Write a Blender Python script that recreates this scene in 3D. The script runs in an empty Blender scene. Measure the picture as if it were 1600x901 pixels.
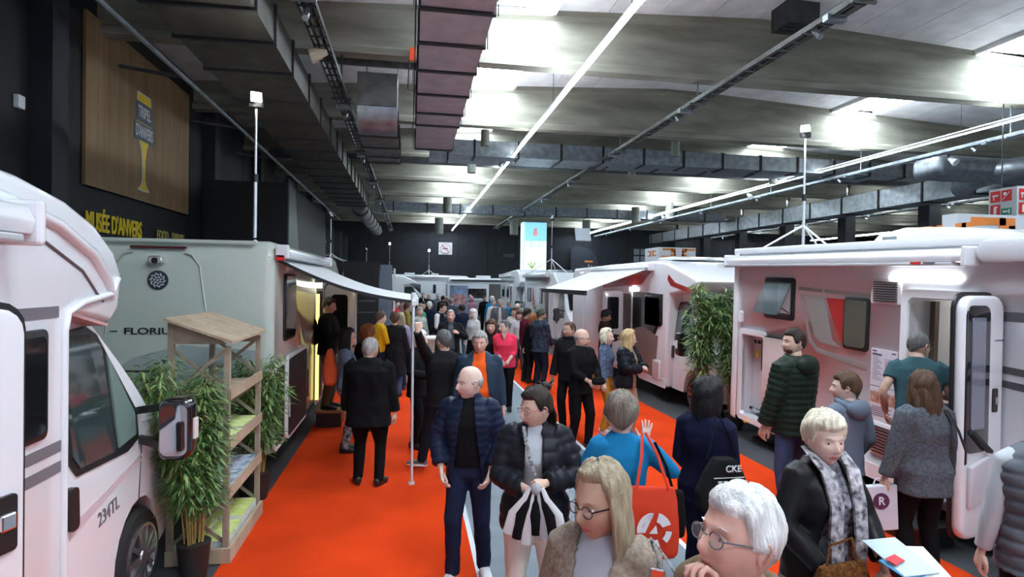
import bpy, bmesh, math, random
import numpy as np
from mathutils import Vector, Matrix, noise, Euler
R = math.radians; PI = math.pi
C = bpy.context.scene.collection
SC = bpy.context.scene
# ---------------------------------------------------------------- camera
FPX = 930.0; HC = 2.35
_v = Vector(((641-800)/FPX, -(439-450.5)/FPX, 1)).normalized()
_h = Vector((1, -.015, 0)).normalized()
_n = _v.cross(_h).normalized()
if _n.y < 0: _n = -_n
_x = _n.cross(_v)
if _x.x < 0: _x = -_x
# camera axes expressed in world space (world X,Y,Z are _x,_v,_n in camera space)
cr = Vector((_x.x, _v.x, _n.x)); cu = Vector((_x.y, _v.y, _n.y)); cf = Vector((_x.z, _v.z, _n.z))
cam_d = bpy.data.cameras.new('camera'); cam = bpy.data.objects.new('camera', cam_d); C.objects.link(cam)
cam.matrix_world = Matrix(((cr.x, cu.x, -cf.x, 0), (cr.y, cu.y, -cf.y, 0), (cr.z, cu.z, -cf.z, HC), (0, 0, 0, 1)))
cam_d.sensor_width = 36; cam_d.lens = FPX/1600*36; cam_d.clip_end = 300; cam_d.clip_start = .05
SC.camera = cam
def ray(px, py):
    a = (px-800)/FPX; b = -(py-450.5)/FPX
    return cr*a + cu*b + cf
def PZ(px, py, z):
    d = ray(px, py); return d*((z-HC)/d.z) + Vector((0, 0, HC))
# ---------------------------------------------------------------- world, exposure
w = bpy.data.worlds.new('world'); SC.world = w; w.use_nodes = True
w.node_tree.nodes['Background'].inputs[0].default_value = (.55, .7, 1, 1)
w.node_tree.nodes['Background'].inputs[1].default_value = .12
SC.view_settings.view_transform = 'Standard'; SC.view_settings.look = 'None'
SC.view_settings.exposure = 0.0; SC.view_settings.gamma = 1; SC.view_settings.use_curve_mapping = False
LINE_E = 48.0; UP_E = 58.0; SKY_E = 34.0; FACADE_E = 1.5; FLOOD_E = 60.0; SPOT_E = 260.0
# ---------------------------------------------------------------- materials
MATS = {}
def mat(name, col, rough=.55, metal=0, emit=0, ecol=None, var=0, vscale=8, bump=0, bscale=60, stretch=None, alpha=1, trans=0, coat=0, spec=None, col2=None):
    if name in MATS: return MATS[name]
    m = bpy.data.materials.new(name); m.use_nodes = True; MATS[name] = m
    nt = m.node_tree; b = nt.nodes['Principled BSDF']; L = nt.links
    b.inputs['Base Color'].default_value = (*col, 1); b.inputs['Roughness'].default_value = rough; b.inputs['Metallic'].default_value = metal
    if spec is not None: b.inputs['Specular IOR Level'].default_value = spec
    if coat: b.inputs['Coat Weight'].default_value = coat; b.inputs['Coat Roughness'].default_value = .08
    if emit: b.inputs['Emission Color'].default_value = (*(ecol or col), 1); b.inputs['Emission Strength'].default_value = emit
    if trans: b.inputs['Transmission Weight'].default_value = trans; b.inputs['IOR'].default_value = 1.15
    if alpha < 1: b.inputs['Alpha'].default_value = alpha
    if var or bump:
        tc = nt.nodes.new('ShaderNodeTexCoord'); mp = nt.nodes.new('ShaderNodeMapping'); L.new(tc.outputs['Object'], mp.inputs[0])
        if stretch: mp.inputs['Scale'].default_value = stretch
    if var:
        n = nt.nodes.new('ShaderNodeTexNoise'); n.inputs['Scale'].default_value = vscale; n.inputs['Detail'].default_value = 6; L.new(mp.outputs[0], n.inputs['Vector'])
        r = nt.nodes.new('ShaderNodeValToRGB'); L.new(n.outputs[0], r.inputs[0])
        c2 = col2 or tuple(min(1, c*(1+var)) for c in col)
        c1 = tuple(c*(1-var) for c in col) if not col2 else col
        r.color_ramp.elements[0].position = .32; r.color_ramp.elements[1].position = .68
        r.color_ramp.elements[0].color = (*c1, 1); r.color_ramp.elements[1].color = (*c2, 1); L.new(r.outputs[0], b.inputs['Base Color'])
    if bump:
        n2 = nt.nodes.new('ShaderNodeTexNoise'); n2.inputs['Scale'].default_value = bscale; n2.inputs['Detail'].default_value = 4; L.new(mp.outputs[0], n2.inputs['Vector'])
        bp = nt.nodes.new('ShaderNodeBump'); bp.inputs['Strength'].default_value = bump; bp.inputs['Distance'].default_value = .02; L.new(n2.outputs[0], bp.inputs['Height']); L.new(bp.outputs[0], b.inputs['Normal'])
    return m
concrete = mat('concrete', (.15, .145, .11), .85, var=.35, vscale=1.2, bump=.3, bscale=14, stretch=(.5, 1, 2.5), col2=(.28, .275, .225))
roofm = mat('roof_panel', (.78, .77, .79), .8, var=.12, vscale=2)
black = mat('black_paint', (.006, .007, .010), .6, var=.3, vscale=3)
blackc = mat('black_cladding', (.012, .015, .022), .55, var=.3, vscale=2)
darkmetal = mat('dark_metal', (.06, .065, .07), .45, .7, var=.3, vscale=5)
galv = mat('galvanised', (.32, .35, .38), .38, .85, var=.25, vscale=5)
galvdark = mat('galvanised_dull', (.15, .155, .15), .5, .5, var=.35, vscale=3)
pinkduct = mat('duct_foil', (.42, .38, .41), .55, .1, var=.15, vscale=3)
floorm = mat('floor_concrete', (.05, .055, .06), .45, var=.3, vscale=2)
carpet_o = mat('carpet_orange', (.68, .050, .006), .95, var=.12, vscale=1.3, bump=.5, bscale=300, spec=.1)
carpet_g = mat('carpet_grey', (.17, .20, .23), .85, var=.12, vscale=2, bump=.3, bscale=200)
whitem = mat('white_gloss', (.80, .82, .85), .22, coat=.6)
whitemat = mat('white_matt', (.75, .76, .78), .5)
greypaint = mat('grey_silver', (.30, .31, .34), .3, .5, coat=.4)
glassd = mat('dark_glass', (.008, .010, .012), .04, coat=1)
blackp = mat('black_plastic', (.012, .012, .013), .4)
rubber = mat('rubber', (.012, .012, .012), .8)
chrome = mat('chrome', (.8, .8, .82), .12, 1)
tripodm = mat('tripod_steel', (.75, .77, .8), .3, .6)
lamp_line = mat('lamp_line', (1, 1, 1), emit=LINE_E, ecol=(.77, .90, 1))
up_fill = mat('uplight_fill', (1, 1, 1), emit=UP_E, ecol=(.84, .93, 1))  # upward glow added to brighten the roof panels
facade_pane = mat('facade_pane', (.6, .7, .8), .2, emit=FACADE_E, ecol=(.60, .80, 1))
lamp_sky = mat('rooflight_pane', (1, 1, 1), emit=SKY_E, ecol=(.78, .90, 1))
lamp_flood = mat('flood_lens', (1, 1, 1), emit=FLOOD_E, ecol=(1, .96, .85))
# ---------------------------------------------------------------- mesh helpers
class MB:
    def __init__(s): s.bm = bmesh.new(); s.mi = 0
    def _add(s, vs, fs):
        bv = [s.bm.verts.new(v) for v in vs]; out = []
        for f in fs:
            try: q = s.bm.faces.new([bv[i] for i in f]); q.material_index = s.mi; out.append(q)
            except ValueError: pass
        return bv
    def box(s, lo, hi, M=None):
        x0, y0, z0 = lo; x1, y1, z1 = hi
        vs = [Vector(p) for p in ((x0,y0,z0),(x1,y0,z0),(x1,y1,z0),(x0,y1,z0),(x0,y0,z1),(x1,y0,z1),(x1,y1,z1),(x0,y1,z1))]
        if M: vs = [M @ v for v in vs]
        s._add(vs, [(0,3,2,1),(4,5,6,7),(0,1,5,4),(1,2,6,5),(2,3,7,6),(3,0,4,7)]); return s
    def cbox(s, c, d, M=None):
        return s.box((c[0]-d[0]/2, c[1]-d[1]/2, c[2]-d[2]/2), (c[0]+d[0]/2, c[1]+d[1]/2, c[2]+d[2]/2), M)
    def bar(s, a, b, w, h=None, up=(0,0,1)):
        a = Vector(a); b = Vector(b); h = h or w; d = (b-a); L = d.length; d.normalize(); u = Vector(up)
        if abs(d.dot(u)) > .98: u = Vector((1,0,0))
        sx = d.cross(u).normalized(); sz = sx.cross(d)
        M = Matrix(((sx.x,d.x,sz.x,a.x),(sx.y,d.y,sz.y,a.y),(sx.z,d.z,sz.z,a.z),(0,0,0,1)))
        return s.box((-w/2,0,-h/2),(w/2,L,h/2),M)
    def tube(s, pts, r, n=10, cap=True, sy=1):
        pts = [Vector(p) for p in pts]; rs = r if isinstance(r, (list, tuple)) else [r]*len(pts)
        rings = []; prev = None
        for i, p in enumerate(pts):
            d = (pts[min(i+1,len(pts)-1)]-pts[max(i-1,0)]).normalized()
            u = prev if prev is not None else (Vector((0,0,1)) if abs(d.z) < .9 else Vector((0,1,0)))
            a = d.cross(u).normalized(); b = a.cross(d).normalized(); prev = b
            rings.append([p+a*(rs[i]*math.cos(2*PI*k/n))+b*(rs[i]*sy*math.sin(2*PI*k/n)) for k in range(n)])
        return s.loft(rings, cap)
    def loft(s, rings, cap=True):
        n = len(rings[0]); vs = [v for r_ in rings for v in r_]; fs = []
        for i in range(len(rings)-1):
            for k in range(n): fs.append((i*n+k, i*n+(k+1)%n, (i+1)*n+(k+1)%n, (i+1)*n+k))
        if cap: fs.append(tuple(reversed(range(n)))); fs.append(tuple(range((len(rings)-1)*n, len(rings)*n)))
        s._add(vs, fs); return s
    def prism(s, poly, a0, a1, axis='y', M=None):
        # poly: 2D points; axis the extrusion axis: 'y' -> (x,z), 'x' -> (y,z), 'z' -> (x,y)
        f = {'y': lambda p, t: Vector((p[0], t, p[1])), 'x': lambda p, t: Vector((t, p[0], p[1])), 'z': lambda p, t: Vector((p[0], p[1], t))}[axis]
        n = len(poly); vs = [f(p, a0) for p in poly]+[f(p, a1) for p in poly]
        if M: vs = [M @ v for v in vs]
        fs = [tuple(range(n)), tuple(reversed(range(n, 2*n)))]+[(i, i+n, (i+1)%n+n, (i+1)%n) for i in range(n)]
        s._add(vs, fs); return s
    def sphere(s, c, r, nu=12, nv=8, M=None):
        c = Vector(c); r = r if isinstance(r, (list, tuple)) else (r, r, r); rings = []
        for j in range(nv+1):
            t = PI*min(max(j/nv, .02), .98)
            rings.append([c+Vector((r[0]*math.sin(t)*math.cos(2*PI*k/nu), r[1]*math.sin(t)*math.sin(2*PI*k/nu), r[2]*math.cos(t))) for k in range(nu)])
        if M: rings = [[M @ v for v in q] for q in rings]
        return s.loft(rings)
    def mesh(s, name, mats, smooth=None, bevel=0, seg=2):
        bm = s.bm; bmesh.ops.recalc_face_normals(bm, faces=bm.faces)
        if bevel:
            es = [e for e in bm.edges if len(e.link_faces) == 2 and e.calc_face_angle(0) > R(25)]
            bmesh.ops.bevel(bm, geom=es, offset=bevel, segments=seg, profile=.5, affect='EDGES', clamp_overlap=True)
        me = bpy.data.meshes.new(name); bm.to_mesh(me); bm.free()
        for m in (mats if isinstance(mats, (list, tuple)) else [mats]): me.materials.append(m)
        if smooth is not None:
            me.polygons.foreach_set('use_smooth', [True]*len(me.polygons)); me.set_sharp_from_angle(angle=R(smooth))
        return me
    def build(s, name, mats, parent=None, smooth=None, bevel=0, seg=2, loc=None, **props):
        return link(name, s.mesh(name, mats, smooth, bevel, seg), parent, loc, **props)
def link(name, data, parent=None, loc=None, **props):
    o = bpy.data.objects.new(name, data); C.objects.link(o)
    if parent is not None: o.parent = parent
    if loc is not None: o.location = loc
    for k, v_ in props.items(): o[k] = v_
    return o
def thing(name, label, cat, loc=(0,0,0), rz=0, group=None, **kw):
    o = link(name, None, None, loc, label=label, category=cat, **kw); o.rotation_euler = (0, 0, rz); o.empty_display_size = .2
    if group: o['group'] = group
    return o
def copy_tree(o, parent=None):
    c = o.copy(); C.objects.link(c); c.parent = parent
    for ch in [k for k in o.children]: copy_tree(ch, c)
    return c
def text(name, s, size, m, parent, M, ext=.002, sx=1, bold=False, align='CENTER', shear=0):
    cu_ = bpy.data.curves.new(name, 'FONT'); cu_.body = s; cu_.size = size; cu_.extrude = ext; cu_.align_x = align; cu_.align_y = 'CENTER'; cu_.shear = shear
    if bold: cu_.offset = size*.018
    o = bpy.data.objects.new(name, cu_); C.objects.link(o); bpy.context.view_layer.update()
    me = bpy.data.meshes.new_from_object(o.evaluated_get(bpy.context.evaluated_depsgraph_get()))
    bpy.data.objects.remove(o); me.materials.clear(); me.materials.append(m)
    me.transform(Matrix.Diagonal((sx, 1, 1, 1)))
    me.transform(M)
    return link(name, me, parent)
def frameM(o, xdir, ydir):
    x = Vector(xdir).normalized(); y = Vector(ydir).normalized(); z = x.cross(y)
    return Matrix(((x.x,y.x,z.x,o[0]),(x.y,y.y,z.y,o[1]),(x.z,y.z,z.z,o[2]),(0,0,0,1)))
# ================================================================ THE HALL
WX0, WX1 = -6.0, 44.0; WY0, WY1 = -12.0, 49.0
def roofz(x):
    if x < 22.6: return 8.52-abs(x-8.2)*.052
    return 8.52-abs(x-37)*.052
S = dict(kind='structure')
MB().box((WX0-.3, WY0, -.2), (WX1, WY1, 0)).build('floor', floorm, **S)
# carpets: two orange runners either side of a grey one, with white tape lines
MB().box((-1.5, WY0, .002), (.555, 15.9, .008)).build('orange_carpet_runner', carpet_o, label='long orange carpet runner along the left motorhomes', category='carpet')
MB().box((.60, WY0, .002), (2.44, 30, .007)).build('grey_carpet_runner', carpet_g, label='grey carpet strip down the middle of the aisle', category='carpet')
MB().box((2.49, WY0, .002), (4.58, 21, .008)).build('orange_carpet_runner', carpet_o, label='long orange carpet runner along the right motorhomes', category='carpet')
tape = mat('tape', (.6, .66, .72), .5)
MB().box((.555, WY0, .002), (.60, 21, .0085)).build('tape_strip', tape, label='pale tape strip edging the left orange runner', category='tape')
MB().box((2.44, WY0, .002), (2.49, 21, .0085)).build('tape_strip', tape, label='pale tape strip edging the right orange runner', category='tape')
# walls
wl = MB().box((WX0-.3, WY0, 0), (WX0, WY1, 7.9)).build('wall_left', black, **S)
for y in np.arange(4.5, 48, 2.6):     # cladding panels of the left wall
    if not (11.5 < y+1.3 < 18.2): MB().box((WX0, y, .1), (WX0+.03, y+2.55, 7.6)).build('cladding_panel', black, wl)
for y in (7.2, 10.6, 18.6, 24, 30, 36, 42): MB().box((WX0, y, 0), (WX0+.35, y+.45, 7.9)).build('pilaster', blackc, wl)
wb = MB().box((WX0-.3, WY1, 0), (WX1, WY1+.3, 8.9)).build('wall_back', blackc, **S)
for i, x in enumerate(np.arange(-5.9, 43, 2.44)): MB().box((x, WY1-.05, .05), (x+2.40, WY1, 7.0)).build('cladding_panel', blackc, wb)
wr = MB().box((WX1, WY0, 0), (WX1+.3, WY1, 8.9)).build('wall_right', blackc, **S)
wre = MB().box((WX0-.3, WY0-.3, 0), (WX1, WY0, 8.9)).build('wall_rear', blackc, **S)
for k in range(10): MB().box((WX0+.8+2.6*k, WY0+.01, 1.0), (WX0+3.3+2.6*k, WY0+.05, 6.4)).build('facade_pane', facade_pane, wre)
# roof: white panels running along the hall between the beams, with rooflights
beamY = [12.75+5.07*k for k in range(-4, 8)]
SKX = ((1.35, 3.02), (13.65, 15.3), (28.5, 30.2), (41.5, 43))
ceil = MB().box((WX0-.3, WY0, 8.95), (WX1, WY1, 9.1)).build('ceiling', darkmetal, **S)
pw = 1.2; pm = {}
for bi in range(len(beamY)-1):
    y0, y1 = beamY[bi]+.06, beamY[bi+1]-.06
    x = WX0; far = y0 > 19
    edges = []
    while x < 37:
        x1 = min(x+pw, 44); 
        for a, b in SKX:
            if x < a < x1-.01: x1 = a; break
            if x < b < x1-.01: x1 = b; break
        edges.append((x, x1)); x = x1
    for a, b in edges:
        sk = any(a >= s0-.02 and b <= s1+.02 for s0, s1 in SKX)
        ya = y0; yb = y1-2.15 if sk else y1
        za, zb = roofz(a), roofz(b)
        MB().prism([(a+.012, za), (b-.012, zb), (b-.012, zb+.12), (a+.012, za+.12)], ya, yb, 'y').build('roof_panel', roofm, ceil)
    for s0, s1 in SKX[:3]:
        zz = roofz((s0+s1)/2)+.10
        m = MB(); m.box((s0, y1-2.15, zz), (s1, y1, zz+.03)); m.build('rooflight_pane', lamp_sky, ceil)
        m = MB(); m.box((s0-.02, y1-2.15, zz-.16), (s0+.05, y1, zz)); m.box((s1-.05, y1-2.15, zz-.16), (s1+.02, y1, zz)); m.box((s0, y1-2.17, zz-.16), (s1, y1-2.1, zz)); m.build('rooflight_frame', whitemat, ceil)
# concrete roof beams, one over each bay (I-section with sloping top)
def beam(y, xa, xb, lab=None):
    t = MB(); n = 15
    def top(x): return roofz(x)-.0
    def sec(x, zt):
        zb = 7.0
        return [Vector((x, y+a, b)) for a, b in ((-.17, zb), (.17, zb), (.17, zb+.13), (.07, zb+.22), (.07, zt-.2), (.14, zt-.12), (.14, zt), (-.14, zt), (-.14, zt-.12), (-.07, zt-.2), (-.07, zb+.22), (-.17, zb+.13))]
    xm = 8.2 if xa < 20 else 37
    xs = [xa, (xa+xm)/2, xm, (xm+xb)/2, xb]
    t.loft([sec(x, top(x)) for x in xs])
    return t.build('roof_beam', concrete, ceil)
for y in beamY:
    if y > 4: beam(y, WX0, 22.5); beam(y, 22.7, 43.9)
# columns
for i, y in enumerate(beamY):
    if y < 6: continue
    MB().box((22.3, y-.3, 0), (22.9, y+.3, 7.0)).build('column', blackc, bevel=.02, label='%s square black column beyond the right motorhomes' % ['nearest','nearest','nearest','nearest','nearest','second nearest','third nearest','fourth nearest','fifth nearest','sixth nearest','farthest','farthest'][i], category='column', group='black columns beyond the right motorhomes')
# linear lights
for lx, y0, lab in ((3.27, -10, 'long thin white line light running above the middle of the aisle'), (14.5, -6, 'long thin white line light above the right row of motorhomes'), (24.1, 6, 'long thin white line light beyond the black columns'), (35.4, 8, 'long thin white line light furthest to the right of the hall')):
    t = thing('line_light', lab, 'light', (lx, 0, 6.5))
    MB().box((-.045, y0, 0), (.045, 48.2, .07)).build('housing', whitemat, t)
    MB().box((-.04, y0, -.012), (.04, 48.2, 0)).build('diffuser', lamp_line, t)
    m = MB()
    for y in beamY:
        if y > y0 and y < 45: m.tube([(0, y+1, .07), (0, y+1, roofz(lx)-6.53)], .006, 4)
    m.build('suspension_wire', darkmetal, t, kind='stuff')
    MB().box((-.035, y0, .07), (.035, 48.2, .08)).build('added_uplight', up_fill, t)  # unseen glowing strip added on top, lifts the roof panels
# cable trays (U profile with crossbars and clamps)
def tray(lx, z, y0, y1, w, lab, hang=True, m_=darkmetal, spots=False):
    t = thing('cable_tray', lab, 'cable tray', (lx, 0, z))
    MB().box((-w/2, y0, 0), (-w/2+.02, y1, .09)).box((w/2-.02, y0, 0), (w/2, y1, .09)).build('side_rail', m_, t)
    m = MB(); y = y0
    while y < y1: m.box((-w/2, y, 0), (w/2, y+.05, .015)); y += .35
    m.build('rungs', m_, t, kind='stuff')
    MB().tube([(-w/5, y0, .05), (-w/5, y1, .05)], .025, 6).tube([(w/6, y0, .045), (w/6, y1, .045)], .03, 6).build('cable_bundle', blackp, t)
    for y in beamY:
        if y0 < y < y1 and hang:
            MB().tube([(0, y, .0), (0, y, 7.0-z+.02)], .018, 6).cbox((0, y, -.01), (w*1.5, .05, .04)).build('hanger', m_, t)
            MB().cbox((0, y+.6, .0), (w*1.3, .12, .1)).build('clamp', galv, t); MB().tube([(-.02, y+.9, -.16), (-.02, y+1.05, 0)], .05, 8).build('small_spot', galv, t)
    return t
tray(6.42, 6.5, 5, 46, .26, 'grey steel cable tray hanging between the two white line lights', m_=galvdark)
tray(14.9, 6.2, 5, 47, .22, 'grey steel cable tray hanging beside the right line light', m_=galv)
tray(24.6, 6.25, 10, 47, .3, 'dark cable tray hanging beside the line light beyond the columns')
tr = tray(-1.45, 6.1, 4, 46, .26, 'dark cable tray with small spotlights on the left of the hall')
# small camera, spot and box fittings under the trays
for (x, y, z, lab) in ((15.0, 14.6, 6.18, 'small white camera under the right tray nearest the red signs'), (14.5, 24, 6.49, 'small white horn spotlight hanging under the right line light'), (14.5, 33, 6.49, 'small spotlight under the far end of the right line light')):
    t = thing('spotlight', lab, 'spotlight', (x, y, z))
    MB().tube([(0, 0, 0), (.02, 0, -.12)], .03, 8).build('bracket', darkmetal, t); MB().tube([(.02, 0, -.12), (.05, -.2, -.28)], [.05, .11], 12).build('shade', whitemat, t)
t = thing('spotlight', 'cream horn spotlight on the dark cable tray at left', 'spotlight', (-1.47, 9.9, 6.0))
MB().tube([(0, 0, .1), (0, 0, -.02)], .02, 8).build('bracket', darkmetal, t); MB().tube([(.12, 0, -.02), (-.14, 0, -.1)], [.04, .13], 12).build('shade', mat('cream', (.5, .46, .33), .5), t)
# ---- ducts
ribm = mat('duct_flange', (.012, .012, .014), .5)
def duct(name, lab, lo, hi, ribs, axis='y', m_=galvdark, rw=.06, rp=.035, hang=False):
    t = thing(name, lab, 'duct', ((lo[0]+hi[0])/2, lo[1], lo[2])) ; off = Vector(t.location)
    lo = Vector(lo)-off; hi = Vector(hi)-off
    MB().box(lo, hi).build('duct_body', m_, t)
    a = 1 if axis == 'y' else 0
    for q in ribs:
        q -= off[a]; l = lo.copy(); h = hi.copy()
        l -= Vector((rp, rp, rp)); h += Vector((rp, rp, rp)); l[a] = q-rw/2; h[a] = q+rw/2
        MB().box(l, h).build('flange', ribm, t)
        if hang:
            for e in ((l.x-.03, h.x+.03) if a == 1 else ()):
                MB().tube([(e, q, l.z), (e, q, 8-off.z)], .01, 5).build('hanger_rod', darkmetal, t)
    return t
duct('air_duct', 'wide dark rectangular air duct running along the upper left wall', (-3.05, 4.5, 5.5), (-1.83, 26, 5.97), [6.4, 7.4, 8.4, 9.6, 11.1, 12.5, 14, 15.2, 16.4, 17.6, 18.8, 20, 21.2, 22.4, 23.6, 24.8, 25.9], m_=mat('duct_olive', (.07, .068, .055), .6, .2, var=.3, vscale=3))
t = thing('air_duct', 'round grey duct continuing behind the wide dark duct', 'duct', (-2.2, 26, 5.4)); MB().tube([(0, 0, .2), (0, 3, .1), (.1, 12, .1)], .33, 16).build('duct_body', galvdark, t, smooth=50)
for k in range(6): MB().tube([(0.02*k, 1+2*k, .12), (0.02*k, 1.08+2*k, .12)], .36, 16).build('flange', ribm, t)
duct('air_duct', 'pinkish grey rectangular duct hanging over the aisle left of the line light', (.09, 5, 5.95), (1.06, 16.5, 6.4), [6.5, 7.95, 9.1, 10.3, 11.6, 12.9, 13.9, 16.4], m_=pinkduct, rw=.09, rp=.03, hang=True)
t = thing('air_duct', 'short curved silver duct elbow left of the pinkish duct', 'duct', (-.75, 13.2, 5.6))
rings = []
for k in range(9):
    a = PI/2*k/8; cy, cz = .75-.75*math.sin(a)*1.0, 0
    c = Vector((0, -.55*math.cos(a)+.5, .55-.55*math.sin(a)+.0)); nrm = Vector((0, math.cos(a), math.sin(a)))
    rings.append([c+Vector((dx, 0, 0))+nrm*q for dx, q in ((-.42, 0), (.42, 0), (.42, .55), (-.42, .55))])
MB().loft(rings).build('elbow', galv, t, smooth=40)
MB().box((-.42, .5, 0), (.42, 3.6, .55)).build('duct_body', galvdark, t)
for q in (.55, 1.7, 2.8, 3.55): MB().box((-.45, q, -.03), (.45, q+.06, .58)).build('flange', ribm, t)
MB().box((-.42, -.1, .5), (.42, .45, 1.2)).build('riser', galvdark, t)
for x_ in (-.38, .38): MB().tube([(x_, 2.0, .5), (x_, 2.0, roofz(-.75+x_)-5.59)], .012, 6).build('hanger_rod', darkmetal, t)
duct('air_duct', 'long silver cross duct under the ceiling with dark joints', (1.2, 19.3, 6.45), (19.0, 20.0, 6.95), list(np.arange(2, 19, 1.45)), 'x', galv, .07)
duct('air_duct', 'thinner silver cross duct above the long cross duct', (.6, 20.5, 6.55), (17.5, 21.2, 7.0), list(np.arange(1.2, 17.5, 1.9)), 'x', galv, .06)
MB().box((-5, 22.3, 6.75), (21, 22.7, 6.95)).build('purlin', darkmetal, ceil)
duct('air_duct', 'far silver cross duct in front of the deepest beams', (-2, 34.5, 6.35), (19.4, 35.2, 6.85), list(np.arange(-1, 19.3, 1.9)), 'x', galv, .07)
t = duct('air_duct', 'large silver duct running above the black columns', (19.6, 17, 5.75), (20.7, 47, 6.5), list(np.arange(18, 47, 2.2)), 'y', galv, .08)
MB().box((16.0, 15.9, 5.85), (20.7, 17, 6.55)).build('cross_branch', galv, t, bevel=.25, seg=4, smooth=40).location = -Vector(t.location)
t = thing('air_duct', 'round silver duct curving in at the upper right', 'duct', (18.6, 14.5, 6.0))
MB().tube([(.4, 3.4, -.1), (-.2, 2.6, .0), (-.3, 1.6, .1), (.6, .6, .2), (2, -.2, .25), (3.0, -.9, .28)], .36, 18).build('duct_body', galv, t, smooth=50)
for q in ((2.2, -.32, .26),): MB().tube([q, (q[0]+.09, q[1]-.06, q[2])], .39, 16).build('flange', ribm, t)
# box unit heater under the roof, tubular diffusers
t = thing('roof_vent', 'dark square louvred vent box hanging under the roof apex', 'vent', (8.25, 11.9, 8.0))
MB().box((-.38, -.3, 0), (.38, .3, .5)).build('casing', darkmetal, t)
for k in range(3): MB().box((-.3, -.25+k*.17, -.02), (.3, -.16+k*.17, .01)).build('slat', blackp, t)
for px, py, Y, lab in ((758, 215, 18.6, 'air nozzle hanging right beside the pinkish duct end'), (737, 257, 22, 'olive air nozzle left of the aisle line light, below the cross duct'), (699, 320, 31, 'small dark air nozzle above the no smoking sign'), (1055, 232, 18.6, 'air nozzle on the cross duct right of the hanging cable tray'), (987, 262, 21.9, 'air nozzle under the cross duct left of the tray crossing'), (1208, 275, 21.9, 'air nozzle under the cross duct near the silver tripod lamp'), (1046, 328, 33, 'far air nozzle just above the right line light'), (993, 335, 34, 'far air nozzle just below the right line light'), (686, 352, 40, 'tiny air nozzle at the far beams left of the aisle light end'), (803, 354, 40, 'tiny air nozzle at the far beams beside the lit tower'), (916, 355, 40, 'tiny air nozzle above the far end of the right line light')):
    d = ray(px, py); p = d*(Y/d.y)+Vector((0, 0, HC)); h = 13*Y/930
    MB().tube([(0, 0, -h), (0, 0, -h*.3), (0, 0, h*.9)], [h*.5, h*.52, h*.5], 14).build('ceiling_nozzle', mat('nozzle', (.22, .23, .2), .5, .4), loc=p, smooth=40, label=lab, category='nozzle', group='cylindrical air nozzles under the ceiling')
# fire alarm / switch column at left beyond the pink duct
t = thing('alarm_lamp', 'red alarm lamp box with conduit loop on concrete at upper left', 'alarm', (-.02, 12.5, 7.0))
MB().box((-.06, -.07, -.12), (.07, .03, .14)).build('lamp', mat('red_lamp', (.7, .08, .02), .4), t, bevel=.01)
MB().tube([(-.06, 0, -.1), (-.08, 0, -.7), (.08, 0, -.75), (.09, 0, -.1)], .012, 6).build('conduit', blackp, t)
MB().box((-1.9, 13.3, 7.0), (.1, 13.36, 7.9)).build('wall_panel', galvdark, ceil)
# mezzanine band, dark truss pieces and railing at left
t = thing('steel_rail', 'long thin steel rail climbing along the dark left wall', 'rail', (-3.3, 5, 5.3))
MB().tube([(0, 0, 0), (0, 24, -.1)], .035, 8).build('tube', galv, t)
for k in range(8): MB().bar((-.9, 1.5+3*k, .1), (0, 1.5+3*k, 0), .06, .04).build('bracket_arm', darkmetal, t)
MB().box((-4.4, 4, 7.0), (-3.3, 30, 7.2)).build('ledge', darkmetal, ceil)
# ---- wood panel with glass emblem
t = thing('wood_sign_panel', 'large pale wood board with yellow beer glass emblem on dark wall', 'sign', (-5.9, 12.1, 4.04))
wood = mat('oak_board', (.20, .125, .058), .6, var=.25, vscale=3, stretch=(1, 1, .12), col2=(.28, .185, .092), bump=.2, bscale=30)
for k in range(12):
    y0 = .43*k; MB().box((-.06, y0+.004, 0), (0, y0+.426, 3.2)).build('board', wood, t)
yel = mat('sign_yellow', (.85, .62, .02), .5); whs = mat('sign_white', (.7, .72, .75), .5); drk = mat('sign_dark', (.02, .03, .05), .5)
def glass_poly(g):
    half = [(.0, 2.33+g), (.30+g, 2.33+g), (.36+g, 1.75), (.34+g, 1.5), (.10+g, 1.05), (.045+g, .8), (.04+g, .35), (.10+g, .22), (.27+g, .12-g), (0, .10-g)]
    return half
for g, m_, d in ((.035, whs, .004), (0, yel, .010)):
    h = glass_poly(g); poly = [(x+2.42, z*.94) for x, z in h]+[(-x+2.42, z*.94) for x, z in reversed(h[1:-1])]
    MB().prism([(a, b+.15) for a, b in poly], 0, d, 'x').build('glass_emblem', m_, t)
MB().box((.0, 2.02, 1.72), (.012, 2.84, 2.16)).box((.0, 1.92, 1.32), (.012, 2.92, 1.70)).build('emblem_banner', mat('sign_blue_grey', (.10, .13, .17), .5), t)
text('lettering', "TRIPEL", .34, whs, t, frameM((.014, 2.42, 1.94), (0, 1, 0), (0, 0, 1)), bold=True, sx=.62)
text('lettering', "D'ANVERS", .36, whs, t, frameM((.014, 2.42, 1.51), (0, 1, 0), (0, 0, 1)), bold=True, sx=.52)
t = thing('wall_lettering', 'yellow restaurant lettering on the dark wall under the wood board', 'sign', (-5.93, 12.2, 3.35))
text('lettering', "MUSÉE D'ANVERS", .50, yel, t, frameM((0, 1.15, .02), (0, 1, 0), (0, 0, 1)), bold=True, sx=.60, ext=.01)
text('lettering', "FOOD - DRINKS", .34, mat('sign_pale', (.45, .40, .12), .5), t, frameM((0, 4.0, .0), (0, 1, 0), (0, 0, 1)), sx=.7, ext=.01)
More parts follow.
